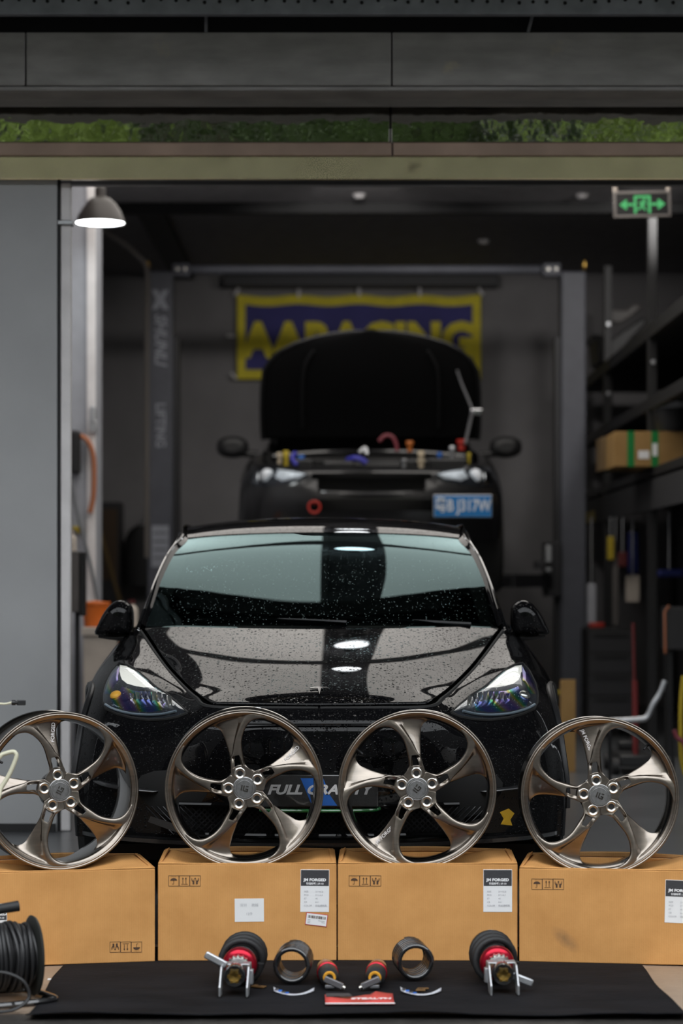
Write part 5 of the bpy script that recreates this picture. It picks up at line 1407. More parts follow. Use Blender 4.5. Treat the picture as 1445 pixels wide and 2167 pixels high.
m = MB(); m.tube(curve([rel(171, 922, .06), rel(186, 934, .07), rel(197, 965, .06), rel(199, 1010, .05), rel(197, 1055, .05), rel(190, 1085, .05)], 6), .017, 8); m.build('hose', M['orange_hose'], t)
m = MB(); m.tube(curve([rel(152, 1006, .06), rel(154, 1040, .06), rel(166, 1095, .06), rel(180, 1150, .06), rel(196, 1215, .06), rel(206, 1270, .06)], 6), .011, 8); m.build('grey_lead', M['grey_hose'], t)
# stand with taupe box and bottle on top
YS = 13.6
a_, b_ = P(131, 1296, YS), P(166, 1166, YS)
t = thing('tool_stand', 'taupe metal box on a thin dark post beside the grey partition', 'stand', ((a_.x + b_.x)/2, YS, FLOOR2))
m = MB(); w2 = (b_.x - a_.x)/2; m.span((-w2, 0, a_.z - FLOOR2), (w2, .16, b_.z - FLOOR2)); m.build('box', M['taupe'], t, smooth=0, bevel=.005)
m = MB(); m.span((w2 + .001, .02, a_.z - FLOOR2 - .02), (w2 + .03, .14, b_.z - FLOOR2 - .005)); m.build('side_cover', M['blk_satin'], t, smooth=0, bevel=.004)
m = MB(); m.span((w2 - .028, .06, .0), (w2 - .003, .10, a_.z - FLOOR2 + .01)); m.span((-w2, -.02, 0), (w2 + .06, .2, .02)); m.build('post', M['blk_satin'], t, smooth=0, bevel=.003)
def bottle(name, label, px, zbase, Y, r, h, mat, capmat):
    x = P(px, 0, Y).x; t = thing(name, label, 'bottle', (x, Y, zbase))
    m = MB(); m.lathe([(1e-4, 0), (r, 0), (r, h*.6), (r*.8, h*.72), (r*.35, h*.8), (r*.35, h*.88)], 16); m.build('bottle_body', mat, t)
    m = MB(); m.lathe([(r*.42, h*.86), (r*.42, h), (1e-4, h)], 12); m.box((-r*.35, 0, h*.95), (r*.9, r*.4, h*.08)); m.build('spray_head', capmat, t)
bottle('spray_bottle', 'white spray bottle standing on the taupe box', 152, b_.z + .001, YS + .08, .028, .115, M['offwhite'], M['cream'])
m = MB(); m.box((0, 0, 0), (.055, .06, .02)); m.box((.012, 0, -.018), (.03, .05, .025)); o = m.build('tape_measure', M['yellow'], None, bevel=.004); o.location = P(163, 1118, NIBY - .031); tag(o, 'small yellow and black tape clipped on the pale wall', 'tape')
# work bench, bucket
YB = 15.0
t = thing('work_bench', 'off-white bench with an open dark bay against the left wall', 'bench', (P(228, 0, YB).x, YB, FLOOR2))
x0, x1 = P(172, 0, YB).x - t.location.x, P(284, 0, YB).x - t.location.x; zt = P(0, 1328, YB).z - FLOOR2
m = MB(); m.span((x0, 0, zt - .05), (x1, .55, zt)); m.build('bench_top', M['offwhite'], t, smooth=0, bevel=.006)
m = MB(); m.span((x0 + .01, .02, 0), (x0 + .22, .5, zt - .051)); m.build('drawer_block', M['offwhite'], t, smooth=0, bevel=.005)
m = MB(); m.span((x1 - .03, .02, 0), (x1, .5, zt - .051)); m.build('side_panel', M['offwhite'], t, smooth=0, bevel=.004)
m = MB(); m.span((x0 + .221, .45, .02), (x1 - .031, .5, zt - .052)); m.build('back_panel', M['brown'], t, smooth=0)
x = P(195, 0, YB).x; t = thing('bucket', 'bright orange round tub on the off-white bench', 'tub', (x, YB + .2, FLOOR2 + zt + .001))
m = MB(); m.lathe([(1e-4, 0), (.07, 0), (.085, .13), (.092, .135), (.092, .15), (.078, .155), (1e-4, .165)], 24); m.build('tub_body', M['orange'], t)
m = MB(); m.tube([(.09*cos(a), .09*sin(a), .15) for a in [2*pi*k/20 for k in range(20)]], .006, 6, closed=True); m.build('rim', M['orange'], t)
x = P(281, 0, YB).x; bottle('spray_can', 'white and red can standing behind the car mirror on the bench', 281, FLOOR2 + zt + .001, YB + .15, .032, .17, M['offwhite'], M['dim_red'])
# broom and dark cupboards behind it
m = MB(); m.tube([P(207, 1108, 21.6), P(262, 1300, 21.2), (P(318, 0, 20.8).x, 20.8, FLOOR2 + .01)], .016, 8); br = m.build('broom_handle', M['wood'], None); tag(br, 'yellow wooden pole leaning by the dark cupboard', 'pole')
a_, b_ = P(211, 1290, 21.7), P(252, 1062, 21.7)
t = thing('tall_cupboard', 'tall dark brown cupboard behind the yellow pole', 'cupboard', ((a_.x + b_.x)/2, 21.75, FLOOR2)); w2 = (b_.x - a_.x)/2
m = MB(); m.span((-w2, 0, 0), (w2, .4, b_.z - FLOOR2)); m.build('carcass', M['lift_dark'], t, smooth=0, bevel=.006)
m = MB(); m.span((-w2 + .02, -.012, 1.15), (w2 - .02, -.001, b_.z - FLOOR2 - .06)); m.build('door', M['brown'], t, smooth=0, bevel=.004)
m = MB(); m.span((-w2 + .02, -.012, .05), (w2 - .02, -.001, 1.13)); m.build('door', M['lift_dark'], t, smooth=0, bevel=.004)
t = thing('jacket', 'black work jacket hanging by the lettered lift post', 'jacket', tuple(P(297, 1240, 21.9)))
m = MB(); rows = []
for z, w_ in ((0, .14), (.2, .15), (.4, .14), (.5, .10), (.55, .03)): rows.append([Vector((w_*cos(q), -.02 + .05*sin(q)*(1 if sin(q) < 0 else .3), z)) for q in [2*pi*k/16 for k in range(17)]])
m.grid(surf(rows, 3, 1)); m.build('jacket_body', M['cabin'], t, smooth=180)
m = MB(); m.tube([(0, .0, .55), (0, .06, .60), (0, .28, .60)], .008, 6); m.build('hook', M['silver_soft'], t)

# ------------------------------------------------------------------ racking along the right wall
M['rack'] = plain('black_rack_steel', (.010, .010, .011), .5); M['rack_deck'] = plain('dark_rack_deck', (.028, .028, .030), .6)
RX0, RX1 = 2.05, 3.0
rack = thing('storage_rack', 'black heavy-duty storage rack along the right wall', 'rack', (0, 0, FLOOR2))
ry = [13.6, 16.2, 18.9, 21.6]
for y in ry:
    for x in (RX0 + .03, RX1 - .03):
        m = MB(); m.span((x - .03, y - .035, 0), (x + .03, y + .035, 3.6)); m.build('upright', M['rack'], rack, smooth=0, bevel=.003)
for z0_, z1_, mt in ((1.75, 1.95, 'rack_deck'), (1.97, 2.03, 'rack'), (2.42, 2.50, 'rack'), (2.90, 2.99, 'rack')):
    for k in range(3):
        for x in (RX0, RX1 - .04):
            m = MB(); m.span((x, ry[k] + .036, z0_ - FLOOR2), (x + .04, ry[k+1] - .036, z1_ - FLOOR2)); m.build('beam', M[mt], rack, smooth=0, bevel=.003)
        m = MB(); m.span((RX0 + .041, ry[k], z1_ - .03 - FLOOR2), (RX1 - .041, ry[k+1], z1_ - FLOOR2)); m.build('deck', M['rack_deck'], rack, smooth=0)
m = MB(); m.span((RX0 - .003, 19.6, 1.76 - FLOOR2), (RX0 - .0005, 21.55, 1.85 - FLOOR2)); m.build('warning_strip', M['yellow'], rack, smooth=0)
for y, z in ((18.88, 2.74), (18.88, 3.28), (16.18, 2.74)):
    m = MB(); m.lathe([(1e-4, .006), (.016, .005), (.018, 0)], 10, facing((RX0 + .03, y - .04, z - FLOOR2))); m.build('bolt', M['silver_soft'], rack)
# cardboard boxes with green tape on the deck
M['green_tape'] = plain('green_tape', (.01, .20, .045), .35); M['box_tan'] = cardboard('tan_carton', (.36, .22, .085)); M['box_old'] = cardboard('old_carton', (.17, .115, .06))
def taped_box(px0, px1, py0, py1, Y, dep, mat, tapes, label, zbase=None):
    a_, b_ = P(px0, py1, Y), P(px1, py0, Y); 
    zb_ = a_.z if zbase is None else zbase
    t = thing('taped_carton', label, 'cardboard box', ((a_.x + b_.x)/2, Y, zb_)); w2 = (b_.x - a_.x)/2; h_ = b_.z - a_.z
    m = MB(); m.span((-w2, 0, 0), (w2, dep, h_)); m.build('carton_body', mat, t, smooth=0, bevel=.004)
    for u0, u1 in tapes:
        m = MB(); m.span((lerp(-w2, w2, u0), -.0015, .0), (lerp(-w2, w2, u1), dep*.98, h_ + .0015)); m.build('tape', M['green_tape'], t, smooth=0)
    return t, w2, h_
t, w2, h_ = taped_box(1300, 1450, 907, 981, 15.9, .5, M['box_tan'], ((.18, .28), (.52, .62)), 'tan carton with green tape and white labels on the rack', 2.032)
for u0, u1, v0, v1 in ((.335, .49, .22, .45), (.535, .605, .30, .66)):
    m = MB(); m.span((lerp(-w2, w2, u0), -.003, h_*v0), (lerp(-w2, w2, u1), -.0017, h_*v1)); m.build('address_label', M['paper'], t, smooth=0)
taped_box(1273, 1385, 906, 976, 16.42, .35, M['box_old'], ((.09, .17), (.30, .37)), 'old brown carton end beside the green-taped carton', 2.032)
# helmet-shaped black part with grey strap
t = thing('air_intake', 'black drum with a grey rim on the green-taped carton', 'drum', tuple(P(1440, 950, 15.75)))
t.location.z = 2.032 + h_ + .005
r_ = .15
m = MB(); m.lathe([(1e-4, 0), (r_*.8, 0), (r_, .10), (r_, .2), (r_*.75, .27), (1e-4, .28)], 24, Matrix.Translation((0, .25, 0))); m.build('drum_body', M['blk_satin'], t)
m = MB(); m.lathe([(r_*1.01, .15), (r_*1.01, .19), (r_*.99, .19), (r_*.99, .15)], 24, Matrix.Translation((0, .25, 0)), closed=True); m.build('rim_band', M['silver_soft'], t)
# things on the upper decks
def lump(name, label, cat, pts, Y, dep, mat):
    c = P(sum(p[0] for p in pts)/len(pts), max(p[1] for p in pts), Y); t = thing(name, label, cat, tuple(c))
    m = MB(); poly = [((P(x, y, Y).x - c.x), (P(x, y, Y).z - c.z)) for x, y in pts]
    m.prism(poly[::-1], 0, dep, Matrix.Rotation(pi/2, 4, 'X') @ Matrix.Scale(-1, 4, (0, 0, 1))); m.build('moulding', mat, t, smooth=0, bevel=.015, seg=2); return t
t = lump('bumper_cover', 'black car bumper moulding lying on the top rack shelf', 'car part', [(1252, 676), (1262, 690), (1266, 735), (1290, 742), (1312, 715), (1370, 650), (1362, 640), (1318, 668), (1290, 690), (1272, 678)], 19.2, .6, M['blk_satin'])
t.location.z = 2.992
p_ = [(1282, 660), (1286, 688), (1312, 692), (1334, 678), (1362, 654), (1340, 650), (1326, 662)]
t = lump('undertray', 'grey plastic undertray lying over the black bumper moulding', 'car part', p_, 19.0, .05, M['taupe'])
t.location.z = 3.30
# lower bay: tool trolley, hanging tools
t = thing('tool_trolley', 'black tool trolley beside the plain lift post', 'trolley', (P(1292, 0, 17.6).x, 17.6, FLOOR2))
zt = P(0, 1330, 17.6).z - FLOOR2; w2 = .17
m = MB(); m.span((-w2, 0, .12), (w2, .45, zt)); m.build('cabinet', M['blk_satin'], t, smooth=0, bevel=.008)
for k in range(4):
    m = MB(); zz = lerp(.15, zt - .02, k/4); m.span((-w2 + .012, -.012, zz), (w2 - .012, -.001, zz + (zt - .17)/4 - .01)); d_ = m.build('drawer', M['lift_dark'], t, smooth=0, bevel=.004)
    m = MB(); m.span((-w2 + .05, -.022, zz + .12), (w2 - .05, -.0125, zz + .135)); m.build('handle', M['rack'], d_, smooth=0)
for sx in (-1, 1):
    for yy in (.06, .39):
        m = MB(); m.cyl((sx*(w2 - .04) - .015, yy, .06), (sx*(w2 - .04) + .015, yy, .06), .06, .06, 16); m.span((sx*(w2 - .04) - .02, yy - .02, .06), (sx*(w2 - .04) + .02, yy + .02, .12)); m.build('castor', M['rubber'], t)
o = MB(); o.box((0, 0, .02), (.11, .1, .04)); q = o.build('red_tin', M['red_paint'], None, bevel=.01); q.location = (P(1265, 0, 17.7).x, 17.8, FLOOR2 + zt + .001); tag(q, 'small red tin on the black tool trolley', 'tin')
def hang(name, label, cat, px0, px1, py0, py1, Y, mat, dep=.08):
    a_, b_ = P(px0, py1, Y), P(px1, py0, Y); t = thing(name, label, cat, ((a_.x + b_.x)/2, Y, a_.z)); w2 = (b_.x - a_.x)/2; h_ = b_.z - a_.z
    m = MB(); m.span((-w2, 0, 0), (w2, dep, h_)); m.build('body', mat, t, smooth=0, bevel=min(.02, w2*.4), seg=3)
    m = MB(); zt_ = 1.752 - a_.z
    if zt_ > h_: m.cyl((0, dep/2, h_ - .01), (0, dep/2, zt_), .006, .006, 8); m.build('hook', M['silver_soft'], t)
    return t
hang('grease_hose', 'yellow tool hanging from the rack beam beside the lift post', 'tool', 1286, 1300, 1135, 1185, 17.9, M['yellow'])
hang('blue_strap', 'blue ratchet strap hanging under the rack beam', 'strap', 1330, 1352, 1125, 1215, 17.9, M['blue'])
hang('oil_can', 'red and grey can hanging beside the blue strap', 'can', 1309, 1328, 1168, 1200, 17.7, M['dim_red'])
hang('price_tag', 'white tag sheet hanging below the blue strap', 'tag', 1324, 1353, 1218, 1274, 17.82, M['offwhite'], .01)
hang('tube_lamp', 'long grey tube hanging between lift post and white tag', 'tube', 1296, 1310, 1180, 1325, 17.95, M['taupe'], .05)
hang('fuel_can', 'grey canister hanging right beside the plain lift post', 'canister', 1243, 1262, 1235, 1325, 18.0, M['wall_white'], .08)
hang('blue_crate', 'blue crate edge low on the rack at the picture edge', 'crate', 1394, 1450, 1205, 1222, 16.4, M['blue'], .3)
t = thing('sack_truck', 'black sack truck with an orange edge by the racking', 'trolley', (P(1432, 0, 15.6).x, 15.6, FLOOR2))
zz = P(0, 1285, 15.6).z - FLOOR2; zl = P(0, 1376, 15.6).z - FLOOR2
m = MB(); m.span((-.06, 0, zl), (.14, .3, zz)); m.build('crate_body', M['rack_deck'], t, smooth=0, bevel=.01)
m = MB(); m.tube([(-.075, -.005, zl - .02), (-.078, -.005, zz - .03), (-.05, -.005, zz + .01)], .008, 6); m.build('orange_edge', M['orange_hose'], t)
m = MB(); m.span((-.05, .05, 0), (-.02, .25, zl + .01)); m.span((.10, .05, 0), (.13, .25, zl + .01)); m.build('frame', M['rack'], t, smooth=0)
# floor jack with red handle and bent silver bar
YJ = 14.2
t = thing('floor_jack', 'black floor jack with a red upright handle by the racking', 'jack', (P(1345, 0, YJ).x, YJ, FLOOR2))
zt = P(0, 1318, YJ).z - FLOOR2
m = MB(); m.tube([(0, 0, .12), (-.012, .02, zt)], .011, 8); h_ = m.build('handle', M['dim_red'], t)
m = MB(); m.tube([(0, 0, .10), (-.004, .004, P(0, 1440, YJ).z - FLOOR2)], .018, 8); m.build('grip', plain('jack_grip', (.16, .018, .018), .5), h_)
m = MB(); m.span((-.10, -.06, .05), (.10, .5, .12)); m.box((0, .4, .15), (.12, .12, .05)); m.build('chassis', M['blk_satin'], t, bevel=.012)
for sx in (-1, 1):
    for yy in (0, .42):
        m = MB(); m.cyl((sx*.10, yy, .05), (sx*.14, yy, .05), .05, .05, 16); m.build('wheel', M['rubber'], t)
m = MB(); m.tube(curve([P(1290, 1526, 13.2), P(1345, 1523, 13.2), P(1368, 1518, 13.2), P(1382, 1490, 13.2), P(1396, 1468, 13.2), P(1407, 1440, 13.2)], 5), .016, 8)
m2 = MB(); m2.tube([P(1407, 1440, 13.2), P(1420, 1530, 13.2), (P(1425, 0, 13.2).x, 13.2, FLOOR2)], .010, 8)
cr = thing('creeper_frame', 'bent silver tube frame of a creeper above the right wheel', 'creeper', (0, 0, 0)); m.build('silver_tube', M['silver_soft'], cr); m2.build('leg', M['rack'], cr)
m3 = MB(); m3.tube([P(1290, 1526, 13.2), (P(1290, 0, 13.2).x, 13.2, FLOOR2)], .010, 8); m3.build('leg', M['rack'], cr)
# brown sheet leaning on the post behind the car, orange marker bar, yellow lead at the edge
a_, b_ = P(1186, 1700, 15.0), P(1214, 1556, 15.0)
m = MB(); m.span((-.04, 0, 0), (.05, .02, .55)); o = m.build('brown_board', M['box_tan'], None, smooth=0, bevel=.002); o.location = (P(1200, 0, 14.4).x, 14.4, FLOOR2); tag(o, 'narrow tan board standing between the black car and the right wheel', 'board')
m = MB(); m.box((0, 0, 0), (.12, .02, .025)); m.box((.05, .01, -.4), (.012, .012, .78)); o = m.build('marker_bar', M['cap_yellow'], None, bevel=.004); p = P(1184, 1465, 17.5); o.location = p; tag(o, 'short orange bar beside the tail of the black car wing', 'marker')
m = MB(); m.tube(curve([P(1446, 1430, 12.6), P(1441, 1480, 12.6), P(1440, 1540, 12.6), P(1444, 1620, 12.6), (P(1470, 0, 12.6).x, 12.6, FLOOR2 + .02)], 6), .012, 8); o = m.build('air_line', M['yellow'], None); tag(o, 'yellow air line hanging at the right picture edge', 'hose')
m = MB(); m.tube(curve([P(1426, 1545, 12.5), P(1432, 1560, 12.5), P(1446, 1572, 12.5), P(1452, 1600, 12.5), (P(1460, 0, 12.5).x, 12.5, FLOOR2 + .02)], 5), .012, 8); o = m.build('jump_lead', M['hose_pink'], None); tag(o, 'pink cable end drooping beside the yellow air line', 'cable')
# ------------------------------------------------------------------ suspension parts on the mat
MZ = .008
def helix(r, length, turns, wire, n=22, flat=True):
    pts = []
    N_ = int(turns * n)
    for i in range(N_ + 1):
        u = i / N_; a = 2*pi*turns*u
        y = length * (sstep(u*1.0) * .15 + u * .85)
        pts.append((r*cos(a), y, r*sin(a)))
    return pts
def coil_spring(px, Yf, label, yaw):
    r = .052; wr = .0078; x = P(px, 0, Yf).x
    t = thing('coil_spring', label, 'spring', (x, Yf, MZ), (0, 0, yaw), group='pair of bare coil springs')
    m = MB(); m.tube([(p[0], p[1], p[2] + r + wr) for p in helix(r, .16, 6.3, wr)], wr, 10); m.build('coil', M['blk_gloss'], t)
    return t
coil_spring(617, 7.60, 'black coil spring lying left of the leaflet', radians(-3))
coil_spring(880, 7.67, 'black coil spring lying right of the leaflet', radians(6))

def coilover(px, Yf, label, mirror):
    """strut lying on the mat, bracket towards the viewer"""
    s = -1 if mirror else 1
    t = thing('coilover_strut', label, 'shock absorber', (P(px, 0, Yf).x, Yf, MZ), (0, 0, s*radians(-3)), group='pair of coilover struts')
    def ax(z): return Matrix.Translation((0, 0, z)) @ Matrix.Rotation(-pi/2, 4, 'X') @ Matrix.Rotation(radians(3), 4, 'X')   # lathe z -> +y, rising a little
    A_ = ax(.058)
    m = MB(); m.lathe([(1e-4, .0), (.026, .0), (.030, .006), (.030, .10), (.028, .11), (.028, .20), (.020, .21)], 28, A_); body = m.build('damper_body', M['silver_soft'], t)
    m = MB(); m.lathe([(.031, -.018), (.033, -.012), (.033, .040), (.0305, .045)], 28, A_); m.lathe([(1e-4, -.014), (.031, -.018)], 28, A_); m.build('black_sleeve', M['blk_gloss'], t)
    m = MB()
    m.lathe([(.020, -.026), (.020, -.014)], 6, A_); m.lathe([(1e-4, -.022), (.012, -.024), (.020, -.026)], 6, A_)
    for k in range(6): m.box((.017*cos(k*pi/3), .017*sin(k*pi/3), -.022), (.008, .008, .010), A_ @ Matrix.Identity(4))
    m.build('brass_nut', M['gold'], t, smooth=30)
    m = MB(); m.lathe([(.030, .10), (.034, .10), (.036, .105), (.036, .125), (.030, .13)], 32, A_)
    for k in range(16): m.box((.036*cos(2*pi*k/16), .036*sin(2*pi*k/16), .112), (.006, .008, .018), A_)
    m.build('lock_ring', M['silver'], t)
    m = MB(); m.lathe([(.034, .135), (.045, .137), (.053, .145), (.055, .165), (.052, .175), (.034, .178)], 36, A_); m.build('spring_perch', M['red_alu'], t)
    m = MB(); hp = helix(.064, .15, 3.1, .010)
    m.tube([A_ @ Vector((p[0], p[2], .18 + p[1])) for p in hp], .0105, 10); m.build('coil', M['rubber'], t)
    m = MB(); m.lathe([(.030, .20), (.048, .21), (.048, .30), (.03, .31)], 24, A_); m.build('dust_boot', M['rubber'], t)
    m = MB(); m.lathe([(.02, .325), (.062, .325), (.068, .335), (.068, .35), (.03, .36), (1e-4, .36)], 32, A_); tm = m.build('top_mount', M['blk_gloss'], t)
    p = A_ @ Vector((-s*.030, .060, .345)); m = MB(); m.lathe([(.007, -.010), (.012, -.010), (.012, .006), (.007, .006)], 16, facing(p), closed=True); m.build('mount_stud', M['gold'], tm)
    # knuckle bracket: two cheeks and a saddle plate
    for k, (xx, off) in enumerate(((-.042, 0), (.042, 0))):
        m = MB(); prof = [(-.075, .0), (-.075, .030), (-.060, .045), (-.02, .085), (.05, .09), (.06, .05), (.0, .02), (-.03, .0)]
        m.prism([(y, z) for y, z in prof], -.003, .003, Matrix.Translation((xx, .02, 0)) @ Matrix(((0, 0, 1, 0), (1, 0, 0, 0), (0, 1, 0, 0), (0, 0, 0, 1)))); m.build('bracket_cheek', M['silver_soft'], t, smooth=0, bevel=.002)
    m = MB(); m.box((.0, .055, .086), (.086, .05, .005)); m.box((s*.047, .03, .05), (.014, .03, .045)); m.build('bracket_saddle', M['silver_soft'], t, bevel=.002)
    m = MB(); m.box((0, 0, 0), (.075, .010, .024), Matrix.Translation((-s*.062, .03, .10 if not mirror else .035)) @ Matrix.Rotation(s*radians(28 if not mirror else -22), 4, 'Y')); m.build('stabiliser_tab', M['silver_soft'], t, bevel=.005)
    return t
coilover(497, 7.43, 'coilover strut at the left end of the mat, bracket facing out', False)
coilover(1064, 7.46, 'coilover strut at the right end of the mat, bracket facing out', True)

M['clear_cap'] = plain('clear_amber_cap', (.50, .34, .24), .2, trans=.35); M['body_black'] = plain('matt_black_damper', (.020, .021, .023), .5)
def damper(px, Yf, label, mirror):
    s = -1 if mirror else 1
    t = thing('rear_damper', label, 'shock absorber', (P(px, 0, Yf).x, Yf, MZ), (0, 0, s*radians(3)), group='pair of rear dampers')
    A_ = Matrix.Translation((0, 0, .034)) @ Matrix.Rotation(-pi/2, 4, 'X') @ Matrix.Rotation(radians(-2), 4, 'X')
    m = MB(); m.lathe([(1e-4, 0), (.018, 0), (.027, .012), (.031, .03), (.031, .115), (.029, .12)], 28, A_); m.build('damper_body', M['body_black'], t)
    m = MB(); m.lathe([(.029, .12), (.034, .122), (.034, .165), (.028, .17)], 28, A_); m.build('red_ring', M['red_alu'], t)
    m = MB(); m.lathe([(.029, .17), (.029, .25), (.024, .27), (1e-4, .275)], 28, A_); m.build('clear_cap', M['clear_cap'], t)
    m = MB(); m.lathe([(.012, -.005), (.018, -.007), (.0205, .000), (.014, .006)], 20, A_); m.build('bump_ring', M['amber'], t)
    m = MB(); m.box((0, 0, 0), (.062, .016, .020), Matrix.Translation((s*.012, -.020, .022)) @ Matrix.Rotation(s*radians(24), 4, 'Y')); m.box((0, 0, 0), (.03, .02, .012), Matrix.Translation((s*.0, -.016, .010))); m.build('end_bracket', M['lift_grey'], t, bevel=.003)
    m = MB(); m.cyl((s*.038, -.03, .010), (s*.045, -.03, .006), .008, .008, 12); m.build('bracket_bolt', M['silver'], t)
damper(697, 7.53, 'black rear damper with red ring just left of the leaflet middle', False)
damper(793, 7.53, 'black rear damper with red ring just right of the leaflet middle', True)

# stickers, brackets, leaflet
M['sticker'] = plain('white_blue_sticker', (.62, .63, .68), .5, vary=.3, vscale=90)
def strip_sticker(px0, px1, py, label, flip):
    Y = CAM_H * F_PX / (py - HORIZON); a_, b_ = P(px0, py, Y), P(px1, py, Y); t = thing('curved_sticker', label, 'sticker', ((a_.x + b_.x)/2, Y, MZ)); w2 = (b_.x - a_.x)/2
    top, bot = [], []
    for k in range(17):
        u = -1 + k/8; y = .055*(u*u) ; wd = lerp(.030, .016, (u + 1)/2)
        top.append((u*w2, y + wd, .001 + .012*u*u)); bot.append((u*w2*.97, y, .001 + .004*u*u))
    m = MB(); m.grid([bot, top]); o = m.build('sticker_sheet', M['sticker'], t, smooth=180); so = o.modifiers.new('solid', 'SOLIDIFY'); so.thickness = .0008
    m = MB()
    for k in range(4):
        u = -.86 + k*.17; y = .055*u*u; w_ = .0055
        mm = MB(); mm.add([(u*w2 - w_, y + .006, .0032 + .008*u*u), (u*w2 + w_, y + .006, .0032 + .008*u*u), (u*w2 + w_*1.6, y + .022, .0040 + .010*u*u), (u*w2 - w_*.4, y + .022, .0040 + .010*u*u)], [(0, 1, 2, 3)])
        mm.build('print', M['blue_print'] if k % 2 else M['labelblack'], t, smooth=0)
strip_sticker(577, 665, 2112, 'curved white sticker strip before the left coil spring', False)
strip_sticker(848, 936, 2112, 'curved white sticker strip before the right coil spring', True)
def small_bracket(px, py, label, flip, rotz):
    Y = CAM_H * F_PX / (py - HORIZON); t = thing('brass_bracket', label, 'bracket', (P(px, py, Y).x, Y, MZ), (0, 0, rotz))
    m = MB(); m.prism([(-.020, 0), (.010, 0), (.012, .030), (.022, .034), (.022, .046), (-.012, .046)], 0, .004); m.build('plate', M['brass_dull'], t, smooth=0, bevel=.001)
    m = MB(); m.lathe([(1e-4, .002), (.004, .0045), (.006, .0042)], 12, Matrix.Translation((-.003, .02, 0))); m.build('rivet', M['hole'], t)
small_bracket(562, 2095, 'small brass bracket beside the left coilover strut', False, radians(70))
small_bracket(893, 2103, 'small brass bracket before the right coil spring', True, 0)
M['leaf_red'] = plain('red_leaflet', (.62, .07, .06), .45, vary=.1, vscale=6)
Y = CAM_H * F_PX / (2132 - HORIZON); t = thing('leaflet', 'red leaflet with white lettering lying on the mat middle', 'leaflet', (P(762, 0, Y).x, Y, MZ), (0, 0, radians(1.2)))
m = MB(); m.grid([[(lerp(-.104, .104, k/12), y, .002 + .004*sin(k*.8 + y*9)*(y > .02) + .010*(y > .1)*(k > 8)) for k in range(13)] for y in (0, .05, .1, .15)]); o = m.build('sheet', M['leaf_red'], t, smooth=180); so = o.modifiers.new('solid', 'SOLIDIFY'); so.thickness = .001
xform(text_mb('STEALTH', .030, .0004, shear=.15, bold=.0012, sx=1.0), Matrix.Translation((.034, .062, .0080))).build('lettering', M['white_ink'], t, smooth=0)
m = MB(); m.span((-.104, -.001, .0030), (.104, .012, .0045)); m.build('white_edge', M['paper'], t, smooth=0)
m = MB(); m.add([(-.10, .10, .0078), (-.02, .11, .0078), (-.03, .148, .0098), (-.10, .148, .0098)], [(0, 1, 2, 3)]); m.build('dark_picture', M['labelblack'], t, smooth=0)

# ------------------------------------------------------------------ cable reel at the left
M['cable'] = plain('black_cable', (.014, .014, .015), .42)
M['reel_plastic'] = plain('dark_green_black_plastic', (.020, .021, .019), .5)
RY = 7.36
rx = P(78, 0, RY).x; rl = thing('cable_reel', 'black cable reel on a tube stand at the left picture edge', 'cable reel', (rx - .09, RY, 0), (0, 0, radians(22)))
zc = .134
AXr = Matrix.Translation((0, 0, zc)) @ Matrix.Rotation(pi/2, 4, 'Y')
for nm, xo, rr_ in (('flange', .078, .122), ('flange', -.085, .122)):
    m = MB(); m.lathe([(.03, xo - .006), (rr_ - .01, xo - .004), (rr_, xo), (rr_ - .004, xo + .008), (.03, xo + .006)], 48, AXr); m.build(nm, M['reel_plastic'], rl, smooth=30)
m = MB(); m.lathe([(.06, -.085), (.06, .078)], 32, AXr); m.build('drum', M['blk_satin'], rl)
wd = MB(); rnd = random.Random(5)
for layer, (rr_, n_) in enumerate(((.072, 12), (.086, 11), (.099, 10))):
    for k in range(n_):
        x_ = lerp(-.072, .064, (k + .5*(layer % 2))/(n_ - .4)); ph = rnd.uniform(-.004, .004); tl = rnd.uniform(-.010, .010)
        wd.tube([(x_ + tl*cos(a) + .002*sin(3*a + k), (rr_ + ph)*cos(a), zc + (rr_ + ph + .002*sin(2*a + k))*sin(a)) for a in [2*pi*q/36 for q in range(36)]], .0062, 7, closed=True)
stuff(wd.build('wound_cable', M['cable'], rl))
fr = MB(); fr.tube(curve([(-.115, -.02, .012), (-.115, -.11, .010), (-.09, -.135, .010), (.06, -.12, .012), (.118, -.095, .012), (.125, -.07, .014), (.10, .10, .012), (.08, .125, .010), (-.10, .125, .010), (-.115, .10, .010), (-.115, -.02, .012)], 5), .0095, 8)
fr.tube([(-.115, 0, .010), (-.118, 0, .29)], .0095, 8); fr.tube([(.10, .02, .012), (.094, .0, zc)], .0095, 8); fr.tube([(-.118, 0, zc), (.094, 0, zc)], .008, 8)
fr.build('stand', M['blk_gloss'], rl)
m = MB(); m.tube([(-.16, -.01, .268), (-.118, 0, .272), (-.02, .0, .281), (.035, 0, .287)], [.012, .013, .0155, .0165], 14); m.build('grip', M['rubber'], rl)
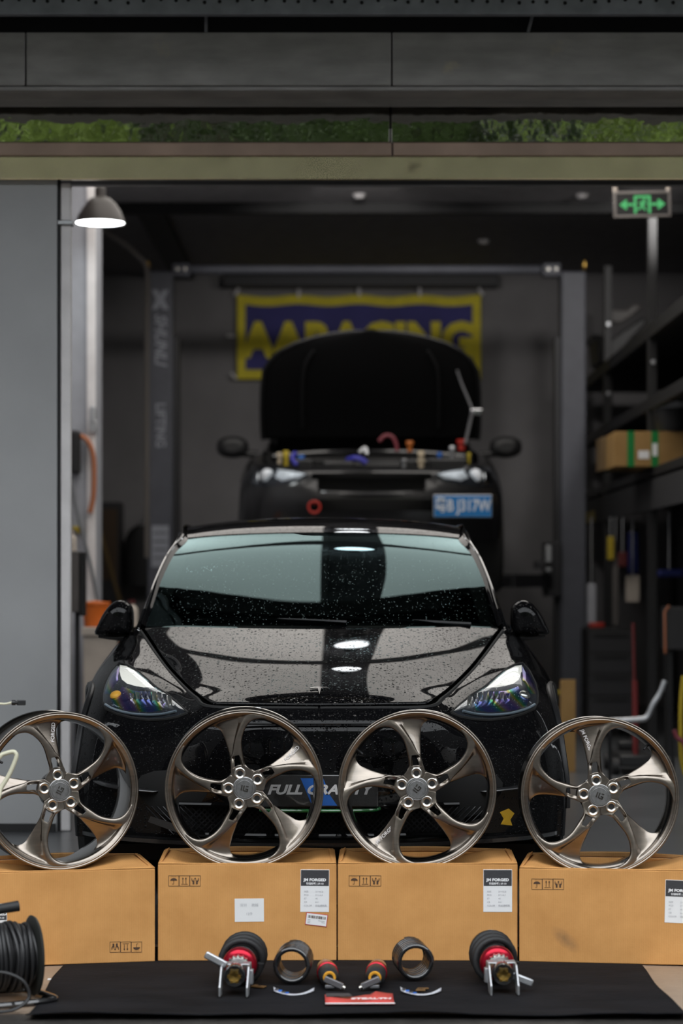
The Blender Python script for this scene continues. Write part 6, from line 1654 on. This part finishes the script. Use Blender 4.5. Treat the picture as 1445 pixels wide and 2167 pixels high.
m = MB(); m.tube(curve([(-.13, -.12, .10), (-.06, -.16, .115), (.0, -.19, .09), (.015, -.20, .04), (-.03, -.21, .011), (-.09, -.22, .007), (-.16, -.22, .007)], 6), .0055, 8); m.build('loose_cable', M['cable'], rl)
# a chip of white tape on the floor
m = MB(); m.box((0, 0, .0015), (.012, .02, .002)); o = m.build('tape_scrap', M['paper'], None, bevel=.0005); o.location = (P(105, 0, 7.75).x, 7.75, 0); tag(o, 'tiny white tape scrap on the floor right of the cable reel', 'tape')
# ------------------------------------------------------------------ lead ends hanging in from the left
M['cream_hose'] = plain('cream_rubber_hose', (.62, .60, .45), .5)
ps = thing('hose_stand', 'black upright stand at the left edge carrying cream hoses', 'stand', (-1.42, 8.0, 0))
m = MB(); m.cyl((0, 0, 0), (0, 0, 1.25), .014, .012, 12); m.lathe([(1e-4, .03), (.10, .02), (.12, 0)], 24); m.build('pole', M['blk_satin'], ps)
yc = 7.9
m = MB(); m.tube(curve([(-1.42, 8.0, 1.05), (-1.24, yc, .90), P(0, 1489, yc), P(25, 1487, yc)], 5), .004, 8); o = m.build('sensor_lead', M['cream_hose'], None); tag(o, 'thin cream lead reaching in from the left', 'cable')
pl0 = P(25, 1487, yc); pg = thing('lead_plug', 'small black plug on the tip of the thin cream lead', 'plug', tuple(pl0))
m = MB(); m.cyl((0, 0, 0), (.012, 0, 0), .0085, .0085, 14); m.cyl((.012, 0, 0), (.017, 0, 0), .0055, .0055, 12); m.build('boot', M['blk_satin'], pg)
m = MB(); m.box((.031, 0, 0), (.028, .014, .017)); m.cyl((.017, 0, 0), (.022, 0, 0), .009, .009, 14); m.build('connector', M['blk_satin'], pg, bevel=.002)
yc = 7.75
m = MB(); m.tube(curve([(-1.42, 8.0, .95), (-1.20, yc, .80), P(-12, 1601, yc), P(6, 1596, yc), P(24, 1591, yc), P(32, 1593, yc), P(34, 1604, yc), P(20, 1638, yc), P(2, 1668, yc), P(-25, 1710, yc), (-1.40, 7.98, .45)], 6), .0072, 10); o = m.build('cream_hose', M['cream_hose'], None); tag(o, 'cream hose bent into a hook before the leftmost wheel', 'hose')
